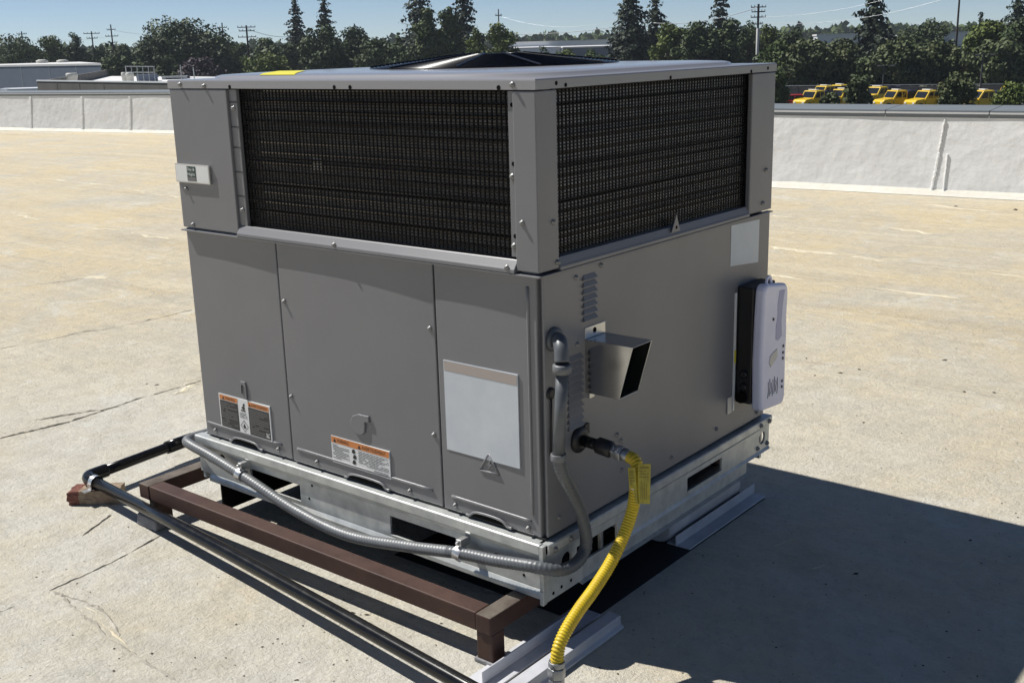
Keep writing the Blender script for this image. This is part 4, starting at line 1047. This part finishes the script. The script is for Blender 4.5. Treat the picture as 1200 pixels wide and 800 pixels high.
# scrub and hedgerow filling the gaps under the trees
hv = MB()
for (xa, xb, ta, tb, da, db, cnt) in ((-60, 320, 58, 60, 242, 242, 2600), (300, 604, 58, 62, 222, 215, 2200), (722, 900, 50, 48, 200, 190, 1500), (880, 1260, 62, 58, 178, 170, 3200)):
    for k in range(cnt):
        t = R.random(); px = xa+(xb-xa)*t; ds = (da+(db-da)*t)*R.uniform(.98, 1.06)
        tp = at(px, ta+(tb-ta)*t+5*math.sin(px*.13)+4*math.sin(px*.31+1), ds).z
        c_ = at(px, 90, ds); c_.z = GZ+(tp-GZ)*R.random()**.7; s = R.uniform(.35, .75)
        n_ = Vector((R.gauss(0,1), R.gauss(0,1), abs(R.gauss(0,1)))).normalized(); a_ = n_.orthogonal().normalized()*s; b_ = n_.cross(a_)
        hv.add([c_-a_, c_-b_*.7, c_+a_, c_+b_*.7], [(0,1,2,3)])
stuff(hv.build('hedgerow', LEAF['dark'], recalc=False))

# ------------------------------------------------------------------ vehicles' lot on the right
q = MB(); a_ = [at(700,100,70), at(1400,100,60), at(1400,100,150), at(700,100,170)]
q.add([(p.x,p.y,GZ+.02) for p in a_], [(0,1,2,3)]); structure(q.build('parking_lot', M['asphalt']))
LW = thing('lot_wall', 'long grey block wall with rail and posts behind the yellow trucks', 'wall', tuple(at(1060, 110, 129)))
a_, b_ = at(885, 99, 128), at(1330, 95, 124); d_ = (b_.xy-a_.xy); Lw = d_.length; d_ = d_/Lw; nn_ = Vector((-d_.y, d_.x))
Pw = lambda s, o, z: (a_.x+d_.x*s+nn_.x*o, a_.y+d_.y*s+nn_.y*o, z)
zt = -4.05
q = MB(); q.hexa([Pw(0,0,GZ),Pw(Lw,0,GZ),Pw(Lw,.2,GZ),Pw(0,.2,GZ),Pw(0,0,zt),Pw(Lw,0,zt),Pw(Lw,.2,zt),Pw(0,.2,zt)]); q.build('block_face', M['lotwall'], LW)
q = MB(); q.tube([Pw(0,-.1,zt+.18),Pw(Lw,-.1,zt+.18)], .05, 6); q.build('top_rail', M['steelg'], LW)
for k in range(12):
    s = Lw*(k+.55)/12; q = MB(); q.tube([Pw(s,-.1,GZ),Pw(s,-.1,zt+.2)], .06, 6); q.build('post', M['lampgrey'], LW)

def wheel(root, x, y_, r, wdt=.24):
    q = MB(); q.tube([(x,y_-wdt/2,r),(x,y_+wdt/2,r)], r, 16); t = q.build('wheel', M['tyre']); t.parent = root
    q = MB(); q.tube([(x,y_-wdt/2-.01,r),(x,y_+wdt/2+.01,r)], r*.55, 12); h = q.build('rim', M['rim']); h.parent = t
def kid(mb, nm, m, root, bevel=.0):
    o = mb.build(nm, m, None, bevel); o.parent = root; return o
def tow_truck():
    r = bpy.data.objects.new('tow_truck', None); COL.objects.link(r)
    fx = lambda u, v, w_: (u, w_, v)
    q = MB(); q.prism([(-2.9,.55),(-2.95,.95),(-2.75,1.16),(-1.75,1.28),(-1.7,.50),(-2.85,.45)], fx, -.9, .9); kid(q, 'hood', M['truckY'], r, .06)
    q = MB(); q.prism([(-1.7,.45),(-1.7,1.28),(-1.25,2.02),(-.15,2.06),(-.05,1.9),(-.05,.45)], fx, -.93, .93); cab = kid(q, 'cab', M['truckY'], r, .06)
    q = MB(); q.prism([(-1.66,1.33),(-1.28,1.94),(-1.22,1.94),(-1.60,1.33)], fx, -.80, .80); w1 = kid(q, 'windscreen', M['glass'], r); w1.location.x = -.03
    for s in (-1, 1):
        q = MB(); q.prism([(-1.48,1.30),(-1.17,1.86),(-.78,1.88),(-.78,1.30)], fx, s*.925, s*.945); kid(q, 'side_window', M['glass'], r)
        q = MB(); q.prism([(-.66,1.30),(-.66,1.88),(-.22,1.88),(-.22,1.30)], fx, s*.925, s*.945); kid(q, 'side_window', M['glass'], r)
        q = MB(); q.box(-2.97,-2.90, s*.62-.14, s*.62+.14, .78, .95); kid(q, 'headlight', M['lamp'], r)
        q = MB(); q.prism([(.05,.75),(.05,1.25),(2.7,1.25),(2.7,.85)], fx, s*.95-.04, s*.95+.04); kid(q, 'bed_side', M['truckB'], r, .02)
    q = MB(); q.box(0.0,2.7,-.9,.9,.62,.90); kid(q, 'bed', M['truckB'], r, .02)
    q = MB(); q.prism([(.06,.905),(.06,1.95),(.5,2.0),(1.75,1.92),(1.9,1.5),(1.95,.905)], fx, -.88, .88); kid(q, 'utility_body', M['truckB'], r, .04)
    for s in (-1, 1):
        q = MB(); q.box(.25,1.6, s*.885-.012, s*.885+.012, 1.40, 1.80); kid(q, 'locker_door', M['black'], r)
    q = MB(); q.tube([(1.9,0,1.0),(2.3,0,1.55),(2.7,0,1.95)], .10, 8); q.tube([(2.7,-.35,1.95),(2.7,.35,1.95)], .06, 8); kid(q, 'boom', M['truckB'], r)
    q = MB(); q.box(-1.0,-.6,-.6,.6,2.07,2.17); kid(q, 'light_bar', M['lamp'], r, .03)
    q = MB(); q.box(-3.02,-2.93,-.9,.9,.42,.60); kid(q, 'bumper', M['black'], r, .03)
    for x in (-2.25, 1.7):
        for y_ in (-.82, .82): wheel(r, x, y_, .42)
    return r
def copy_tree(o, parent=None):
    c = o.copy(); COL.objects.link(c); c.parent = parent
    for ch in list(o.children): copy_tree(ch, c)
    return c
def place_vehicle(o, px, pyb, dist, heading):
    p = at(px, pyb, dist); o.location = (p.x, p.y, GZ+.02)
    v = (p.xy-CAM.xy); base = math.atan2(v.y, v.x)         # heading 0 = nose towards image left
    o.rotation_euler = (0, 0, base - math.pi/2 + heading)
proto = tow_truck()
GT = 'yellow tow trucks parked in the lot'
spots = [(959,124,112,.80,'yellow tow truck parked just right of the red car'),
         (993,124,114,.75,'yellow tow truck half hidden behind the small sparse tree in the lot'),
         (972,112,122,.70,'yellow tow truck in the back row above the red car'),
         (1033,118,118,.85,'yellow tow truck in the back row just right of the small sparse tree'),
         (1057,124,110,.62,'yellow tow truck with dark body in clear view in the middle of the lot'),
         (1093,124,109,.70,'yellow tow truck touching the left side of the wide grey green bush'),
         (1160,124,108,.50,'yellow tow truck with a dark body between the wide bush and the right edge bush'),
         (990,110,124,.65,'yellow tow truck in the back row left of the small sparse tree'),
         (1192,112,116,.60,'yellow tow truck behind the round yellow flecked bush at the right edge')]
for i, (px, pb, ds, hd, lb_) in enumerate(spots):
    o = proto if i == 0 else copy_tree(proto)
    place_vehicle(o, px, pb, ds, hd); o.scale = (.88, .88, .88); tag(o, lb_, 'tow truck', GT)
# red car
rc = bpy.data.objects.new('parked_car', None); COL.objects.link(rc); tag(rc, 'red hatchback car at the left end of the truck lot', 'car')
fx = lambda u, v, w_: (u, w_, v)
q = MB(); q.prism([(-2.1,.35),(-2.15,.62),(-1.9,.78),(-.95,.92),(2.0,.95),(2.1,.7),(2.05,.35)], fx, -.86, .86); kid(q, 'body', M['red'], rc, .06)
q = MB(); q.prism([(-.95,.93),(-.25,1.42),(1.1,1.44),(1.9,.96)], fx, -.74, .74); kid(q, 'roof', M['red'], rc, .05)
for s in (-1, 1):
    q = MB(); q.prism([(-.72,.97),(-.2,1.34),(.40,1.36),(.40,.97)], fx, s*.735, s*.755); kid(q, 'side_window', M['glass'], rc)
    q = MB(); q.prism([(.48,.97),(.48,1.36),(1.05,1.36),(1.6,.99)], fx, s*.735, s*.755); kid(q, 'side_window', M['glass'], rc)
    q = MB(); q.box(-2.16,-2.08, s*.6-.15, s*.6+.15, .60, .72); kid(q, 'headlight', M['lamp'], rc)
q = MB(); q.prism([(-.95,.97),(-.30,1.40),(-.26,1.38),(-.88,.96)], fx, -.66, .66); w1 = kid(q, 'windscreen', M['glass'], rc); w1.location.x = -.03
for x in (-1.35, 1.3):
    for y_ in (-.78, .78): wheel(rc, x, y_, .33, .2)
place_vehicle(rc, 925, 124, 112, .05)
# white trucks left
def box_truck():
    r = bpy.data.objects.new('box_truck', None); COL.objects.link(r)
    q = MB(); q.box(-.6,4.2,-1.15,1.15,.9,3.25); kid(q, 'cargo_box', M['vanw'], r, .04)
    q = MB(); q.prism([(-2.6,.5),(-2.65,1.3),(-2.2,2.35),(-.7,2.45),(-.7,.5)], fx, -1.05, 1.05); kid(q, 'cab', M['vanw'], r, .05)
    q = MB(); q.prism([(-2.63,1.40),(-2.24,2.25),(-2.2,2.25),(-2.56,1.40)], fx, -.95, .95); w_ = kid(q, 'windscreen', M['glass'], r); w_.location.x = -.03
    for s in (-1, 1):
        q = MB(); q.prism([(-2.3,1.4),(-2.0,2.2),(-1.0,2.22),(-1.0,1.4)], fx, s*1.045, s*1.065); kid(q, 'side_window', M['glass'], r)
        q = MB(); q.box(.2,3.6, s*1.16-.01, s*1.16+.01, 1.6, 2.6); kid(q, 'side_panel', M['truckB'], r)
    for x in (-1.7, 2.9):
        for y_ in (-.95, .95): wheel(r, x, y_, .45)
    return r
bt = box_truck(); place_vehicle(bt, 18, 110, 150, -.25); tag(bt, 'white box truck at the far left edge of the photo', 'truck', 'white trucks beside the warehouse')
bt2 = copy_tree(bt); place_vehicle(bt2, 46, 110, 152, 2.9); tag(bt2, 'white box truck next to the corner of the grey brown building', 'truck', 'white trucks beside the warehouse')

# ------------------------------------------------------------------ trees
def leaves(centres, size, squash=.75, outward=None):
    n_ = len(centres); nrm = NR.normal(size=(n_,3))*.62
    if outward is not None: nrm = nrm + outward
    nrm[:,2] += .25; nrm /= np.linalg.norm(nrm,axis=1)[:,None]
    ref = NR.normal(size=(n_,3)); a_ = np.cross(nrm, ref); a_ /= np.linalg.norm(a_,axis=1)[:,None]; b_ = np.cross(nrm, a_)
    s = size*NR.uniform(.55,1.25,size=(n_,1)); a_ *= s; b_ *= s*squash
    V = np.stack([centres-a_*.9, centres-b_, centres+a_*1.1, centres+b_], 1).reshape(-1,3)
    return V, np.arange(4*n_).reshape(-1,4)
def mesh_np(name, V, F, m_):
    me = bpy.data.meshes.new(name); me.from_pydata(V.tolist(), [], F.tolist()); me.materials.append(m_)
    o = bpy.data.objects.new(name, me); COL.objects.link(o); return o
GTREE = 'trees beyond the roof'
def tree(name, label, cat, px, wpx, top, dist, kind, leaf='dark', low=.12, n_=2600, seedoff=0):
    p = at(px, top, dist); H = p.z-GZ; Rw = wpx*dist/F_PX/2*(1.3 if kind == 'conifer' else 1.14); base = Vector((p.x, p.y, GZ))
    root = thing(name, label, cat, tuple(base), GTREE)
    trunk = MB(); lean = Vector((R.uniform(-.03,.03)*H, R.uniform(-.03,.03)*H, 0))
    if kind == 'conifer':
        trunk.tube([base, base+lean*.4+Vector((0,0,H*.5)), base+lean+Vector((0,0,H*.97))], 0, 8, 0, True, [max(.22,H*.018), H*.010, .04])
        C_ = []
        z = H*low
        while z < H*.995:
            t = (z-H*low)/(H*(1-low)); rr = Rw*(min(1,(1-t)/.62)**.62*.93+.07)*R.uniform(.68,1.12)
            nb = max(4, int(9*(1-t)+3))
            ph = R.random()*6
            for b in range(nb):
                g_ = ph+2*math.pi*b/nb+R.uniform(-.3,.3); rl = rr*R.uniform(.65,1.1)
                k_ = max(8, int(rl*15))
                for j in range(k_):
                    u = (j+R.random())/k_; C_.append((rl*u*math.cos(g_)+R.gauss(0,.16+.05*rl), rl*u*math.sin(g_)+R.gauss(0,.16+.05*rl), z-u*u*rl*.28+R.gauss(0,.15)))
            z += R.uniform(.45,.95)*max(.5,H/16)
        C_ = np.array(C_)
        if len(C_) > 6500: C_ = C_[NR.permutation(len(C_))[:6500]]
        ow = C_*np.array([1,1,0]); ow /= (np.linalg.norm(ow,axis=1)[:,None]+.01); ow[:,2] = .5
        V, F_ = leaves(C_+np.array(base)+np.array(lean)*(C_[:,2:3]/H), min(.34,max(.18,Rw*.10)), .75, ow)
    else:
        r0 = max(.14, H*.022)
        fork = base+lean*.5+Vector((0,0,H*max(.22,low+.08)))
        trunk.tube([base, base+lean*.25+Vector((0,0,H*.12)), fork], 0, 8, 0, True, [r0*1.3, r0, r0*.8])
        cl = []
        K_ = 42 if kind == 'broad' else 26
        zc = H*(.5+low/2); hz = H*(1-low)/2
        for k in range(K_):
            while True:
                q = NR.uniform(-1,1,3)
                if .25 < np.linalg.norm(q) < 1: break
            f = 1.0
            if kind == 'upright': f = .95-.55*max(0,q[2])**1.5
            elif kind == 'broad': f = 1-.25*max(0,q[2])
            cr = R.uniform(.22,.40)
            cl.append((q[0]*Rw*.82*f, q[1]*Rw*.82*f, zc+q[2]*hz*.86, Rw*cr*(.75 if kind == 'upright' else 1)))
        if kind == 'upright':
            for q_ in range(7): cl.append((R.uniform(-.12,.12)*Rw, R.uniform(-.12,.12)*Rw, H*(.55+.43*q_/6)-Rw*.25, Rw*(.62-.42*q_/6)))
        else: cl.append((R.uniform(-.2,.2)*Rw,0,H-Rw*.28,Rw*.30))
        tot = sum(c[3]**2 for c in cl); C_ = []; OW_ = []
        for c in cl:
            k_ = int(n_*c[3]**2/tot); q = NR.normal(size=(k_,3)); q /= np.linalg.norm(q,axis=1)[:,None]
            OW_.append(q.copy()); q *= NR.uniform(.55,1.08,size=(k_,1)); C_.append(q*np.array([c[3],c[3],c[3]*.8])+np.array(c[:3]))
            if R.random() < .6:
                e_ = base+Vector(c[:3]); mid = fork.lerp(e_, .5)+Vector((0,0,.08*H)); trunk.tube([fork, mid, e_], 0, 5, 0, True, [r0*.55, r0*.35, r0*.1])
        C_ = np.concatenate(C_); OW_ = np.concatenate(OW_)
        V, F_ = leaves(C_+np.array(base), min(.27,max(.15, Rw*.07)), .75, OW_)
    to = trunk.build('trunk', M['bark'], root, recalc=False)
    co = mesh_np('crown', V, F_, LEAF[leaf]); attach(co, root)
    return root
T_ = [
 ('broadleaf_tree','dark round tree at the left edge above the warehouse roof',14,62,42,230,'broad','dark'),
 ('broadleaf_tree','smaller green tree between the two dark trees above the warehouse',57,38,41,232,'broad','mid'),
 ('broadleaf_tree','dark tree with a pointed crown above the right warehouse vent',86,32,34,236,'upright','dark'),
 ('broadleaf_tree','low green tree behind the right end of the warehouse',120,34,52,240,'broad','mid'),
 ('broadleaf_tree','dark round topped tree left of the double armed pole',142,38,50,238,'broad','dark'),
 ('broadleaf_tree','small far tree just left of the biggest broad tree',161,20,47,260,'broad','mid'),
 ('broadleaf_tree','biggest broad dark tree with the tallest crown on the left',216,98,21,205,'broad','dark'),
 ('broadleaf_tree','dark left shoulder tree leaning on the biggest broad tree',184,50,40,202,'broad','dark'),
 ('broadleaf_tree','mid green tree at the right foot of the biggest broad tree',252,46,40,206,'broad','mid'),
 ('broadleaf_tree','purple leaved low tree below the biggest broad tree',232,46,66,190,'broad','purple'),
 ('broadleaf_tree','dark low tree below the left side of the biggest broad tree',195,40,66,192,'broad','dark'),
 ('broadleaf_tree','low light green shrub tree behind the railing',140,46,64,195,'broad','mid'),
 ('broadleaf_tree','green tree behind the pole nearest to the yellow sticker',284,38,50,225,'broad','mid'),
 ('broadleaf_tree','yellow green shrubby tree just above the left end of the lid',310,52,62,180,'broad','light'),
 ('broadleaf_tree','rounded green tree left of the slender conifer pair',311,40,43,228,'broad','mid'),
 ('broadleaf_tree','mid green tree under the left slender conifer',340,34,50,200,'broad','dark'),
 ('conifer','left slender conifer of the pair above the yellow sticker',347,28,0,215,'conifer','conifer'),
 ('conifer','right slender conifer of the pair above the yellow sticker',379,28,-6,217,'conifer','conifer'),
 ('broadleaf_tree','dark dense tree in front of the right slender conifer',377,56,26,188,'broad','dark'),
 ('broadleaf_tree','dark tree right of the slender conifer pair',416,52,30,192,'broad','dark'),
 ('broadleaf_tree','grey green tree left of the tall dark cluster',446,62,45,180,'broad','dark'),
 ('cypress','thin pointed green tree at the left foot of the tall dark cluster',466,16,36,185,'upright','mid'),
 ('conifer','tall dark conifer at the left of the central cluster',491,50,-22,200,'conifer','conifer'),
 ('cypress','green column tree in front of the central conifer cluster, left one',499,42,6,180,'upright','mid'),
 ('cypress','green column tree in front of the central conifer cluster, right one',523,46,4,181,'upright','mid'),
 ('conifer','tall dark conifer at the right of the central cluster',541,50,-18,202,'conifer','conifer'),
 ('broadleaf_tree','low green tree at the foot of the central cluster',480,40,52,176,'broad','dark'),
 ('broadleaf_tree','yellow green tree right of the central conifer cluster',557,34,29,176,'upright','light'),
 ('broadleaf_tree','yellow green tree left of the distant warehouses',584,40,26,174,'broad','light'),
 ('broadleaf_tree','small dark bushy tree in front of the distant pale warehouse',636,28,53,170,'broad','dark'),
 ('broadleaf_tree','small light bushy tree centred before the blue grey warehouse wing',664,36,56,168,'broad','light'),
 ('broadleaf_tree','small green bushy tree left of the broad conifer',694,34,55,170,'broad','mid'),
 ('conifer','broad dark conifer right of the distant warehouses',740,50,-14,180,'conifer','conifer'),
 ('conifer','slimmer dark conifer touching the broad conifer on its right',769,30,-12,184,'conifer','conifer'),
 ('broadleaf_tree','bright green tree right of the two touching conifers',787,44,25,165,'broad','light'),
 ('broadleaf_tree','dark tree above the right end of the lid',818,50,24,160,'broad','dark'),
 ('conifer','conifer top rising behind the dark trees left of the pale footed pole',844,34,-10,200,'conifer','conifer'),
 ('broadleaf_tree','dark dense tree under the conifer left of the pale footed pole',852,54,20,164,'broad','dark'),
 ('broadleaf_tree','dark tree touching the pale footed pole from the left',880,30,22,166,'broad','dark'),
 ('broadleaf_tree','light green tree just right of the pale footed pole',901,36,27,178,'broad','light'),
 ('broadleaf_tree','dark tree left of the distant white roof on the right',930,40,31,176,'broad','dark'),
 ('broadleaf_tree','dark low tree right beside the corner of the unit',912,50,50,142,'broad','mid'),
 ('broadleaf_tree','left olive green tree of the row behind the lot wall',950,58,44,138,'broad','olive'),
 ('broadleaf_tree','second olive green tree of the row behind the lot wall',988,48,44,140,'broad','olive'),
 ('conifer','tall full conifer right of the distant white roof',1029,46,-14,158,'conifer','conifer'),
 ('broadleaf_tree','dark skirt tree below the tall full conifer',1022,46,66,137,'broad','dark'),
 ('broadleaf_tree','wide olive green tree right of the tall full conifer',1060,60,42,136,'broad','olive'),
 ('broadleaf_tree','far dark tree showing between the tall conifer and the tall dark pole',1064,34,29,200,'broad','dark'),
 ('broadleaf_tree','dark crowned far tree left of the tall dark pole',1096,44,20,190,'broad','dark'),
 ('broadleaf_tree','olive green tree under the tall dark pole',1104,52,46,138,'broad','olive'),
 ('broadleaf_tree','far mid green tree right of the tall dark pole',1138,34,27,200,'broad','dark'),
 ('conifer','tiny pointed conifer between the gable roof and the right trees',1149,9,14,215,'conifer','conifer'),
 ('broadleaf_tree','light green tree above the far right tow truck',1160,54,22,150,'broad','light'),
 ('broadleaf_tree','grey green tree with pale trunk at the right edge',1170,62,46,134,'broad','olive'),
 ('broadleaf_tree','dark tree filling the right edge of the photo',1200,50,18,148,'broad','dark'),
 ('conifer','conifer cut by the right edge of the photo',1198,32,-16,170,'conifer','conifer'),
 ('small_tree','small grey green tree left of the red car beside the unit',902,40,80,104,'broad','mid'),
 ('small_tree','small sparse tree standing among the yellow tow trucks',1006,28,91,103,'broad','olive'),
 ('small_tree','low bush in front of the first yellow tow truck',974,22,108,100,'broad','olive'),
 ('small_tree','wide grey green bush right of the middle of the lot',1119,42,86,102,'broad','olive'),
 ('small_tree','round yellow flecked bush at the right edge of the lot',1188,34,95,100,'broad','light'),
]
for i, (nm, lb_, px, wp, tp, ds, kd, lf) in enumerate(T_):
    small = nm == 'small_tree'
    tree(nm, lb_, 'bush' if 'bush' in lb_ and small else 'tree', px, wp, tp, ds, kd, lf, .06 if not small else .12, 2800 if wp < 36 else (16000 if wp > 80 else (7500 if wp > 52 else 5000)))

# ------------------------------------------------------------------ poles, wires and lamps
def pole(label, px, top, dist, arms, r=.15, pale=False, lean=0):
    p = at(px, top, dist); root = thing('utility_pole', label, 'utility pole', (p.x,p.y,GZ), 'utility poles beyond the trees')
    q = MB(); zm = GZ+(p.z-GZ)*.72
    if pale: q.tube([(p.x,p.y,GZ),(p.x,p.y,zm)], r*1.35, 8, 1); q.tube([(p.x,p.y,zm),(p.x,p.y,p.z)], r*.9, 8, 0)
    else: q.tube([(p.x,p.y,GZ),(p.x,p.y,p.z)], r, 8, 0, True, [r*1.2, r*.8])
    q.build('pole', [M['pole'], M['polew']], root)
    v = (p.xy-CAM.xy).normalized(); s = Vector((v.y,-v.x,0))
    for (dz, hw_) in arms:
        c = Vector((p.x,p.y,p.z-dz)); q = MB(); q.tube([c-s*hw_, c+s*hw_], .07, 6); a = q.build('crossarm', M['pole'], root)
        q = MB()
        for k in (-.95,-.5,.5,.95): b = c+s*hw_*k; q.tube([b, b+Vector((0,0,.28))], .045, 6)
        q.build('insulators', M['lampgrey'], a)
    return p, s
pole('short pole at the far left rising behind the warehouse trees', 25, 37, 245, [(.5,.9),(1.2,.7)])
pole('left of two close poles above the flat grey brown building', 107, 37, 240, [(.4,1.5),(1.3,1.0)])
pA, sA_ = pole('taller right one of two close poles above the flat grey brown building', 129.5, 29, 240, [(1.0,.8),(2.2,1.2),(3.4,.9)])
pB, sB_ = pole('slim pole at the right of the biggest broad tree', 260, 27, 235, [(.9,.9),(2.3,.9)])
pC, sC_ = pole('thick pole with transformer arms left of the slender conifers', 288.5, 30, 200, [(.3,1.5),(.9,1.3),(1.9,1.5)], .17)
pD, sD_ = pole('lone cross shaped pole above the distant warehouses', 584, 11, 210, [(1.1,.6)], .12)
pE, sE_ = pole('pole with a pale lower half right of the lid', 889, 5, 160, [(.4,1.0),(1.0,.9),(1.7,1.0),(2.6,.6)], .17, True)
pF, sF_ = pole('tall dark pole rising out of the photo on the right', 1126.5, -30, 150, [(1.0,1.0)], .13)
def wire(label, p0, p1, sag, r=.035, m='cable'):
    p0, p1 = Vector(p0), Vector(p1); q = MB()
    q.tube([p0.lerp(p1, k/24)-Vector((0,0,sag*4*(k/24)*(1-k/24))) for k in range(25)], r, 5)
    tag(q.build('overhead_cable', M[m]), label, 'cable', 'overhead cables')
dn = lambda p, z: Vector((p.x, p.y, p.z-z))
wire('pale cable between the close pole pair and the slim pole on the left', dn(pA,1.0), dn(pB,.9), 1.2, .022)
wire('pale cable from the slim pole past the transformer pole into the conifers', dn(pC,.5), at(352,42,215), .7, .04)
wire('bright sagging cable above the distant warehouses', at(470,27,205), at(725,31,190), 1.6, .05)
wire('thin upper cable above the distant warehouses', dn(pD,1.1), at(725,24,190), 1.5, .018)
wire('bright cable climbing from the broad conifers to the pale footed pole', at(765,27,182), dn(pE,.4), .8, .045)
wire('thin cable from the pale footed pole to the upper right', dn(pE,2.4), at(1128,-8,150), 1.3, .022)
wire('second thin cable from the pale footed pole towards the tall conifer', dn(pE,1.7), at(1128,-30,150), 1.2, .018)
wire('thin cable left of the close pole pair over the warehouse trees', at(-20,41,245), dn(pA,2.2), 1.0, .018)
def lot_lamp(label, px, top, dist, arm):
    p = at(px, top, dist); root = thing('lot_lamp', label, 'street lamp', (p.x,p.y,GZ), 'lamps in the truck lot')
    v = (p.xy-CAM.xy).normalized(); s = Vector((v.y,-v.x,0)); c = Vector((p.x,p.y,p.z))
    q = MB(); q.tube([(p.x,p.y,GZ),c], 0, 8, 0, True, [.11,.06]); q.build('post', M['lampgrey'], root)
    q = MB(); q.tube([c-s*arm*.5, c+s*arm], .04, 6); q.build('arm', M['lampgrey'], root)
    for e_ in (-.5, 1):
        q = MB(); b = c+s*arm*e_; q.box(b.x-.22,b.x+.22,b.y-.22,b.y+.22,b.z-.10,b.z+.03); q.build('lamp_head', M['lampgrey'], root, bevel=.02)
lot_lamp('thin dark lot lamp left of the far right tow truck', 1152, 64, 120, .9)
lot_lamp('low lot lamp with a double arm behind the middle tow trucks', 1036, 77, 124, .9)

# ------------------------------------------------------------------ thin summer haze
hz = MB(); hz.box(-760, 760, -200, 900, GZ-1, 24)
H_ = bpy.data.materials.new('thin_haze'); H_.use_nodes = True
hn = H_.node_tree; hn.nodes.clear()
ho = hn.nodes.new('ShaderNodeOutputMaterial'); hv_ = hn.nodes.new('ShaderNodeVolumePrincipled')
hv_.inputs['Color'].default_value = (.80, .88, 1.0, 1); hv_.inputs['Density'].default_value = .0002; hv_.inputs['Anisotropy'].default_value = .2
hn.links.new(hv_.outputs[0], ho.inputs['Volume'])
stuff(hz.build('haze', H_))
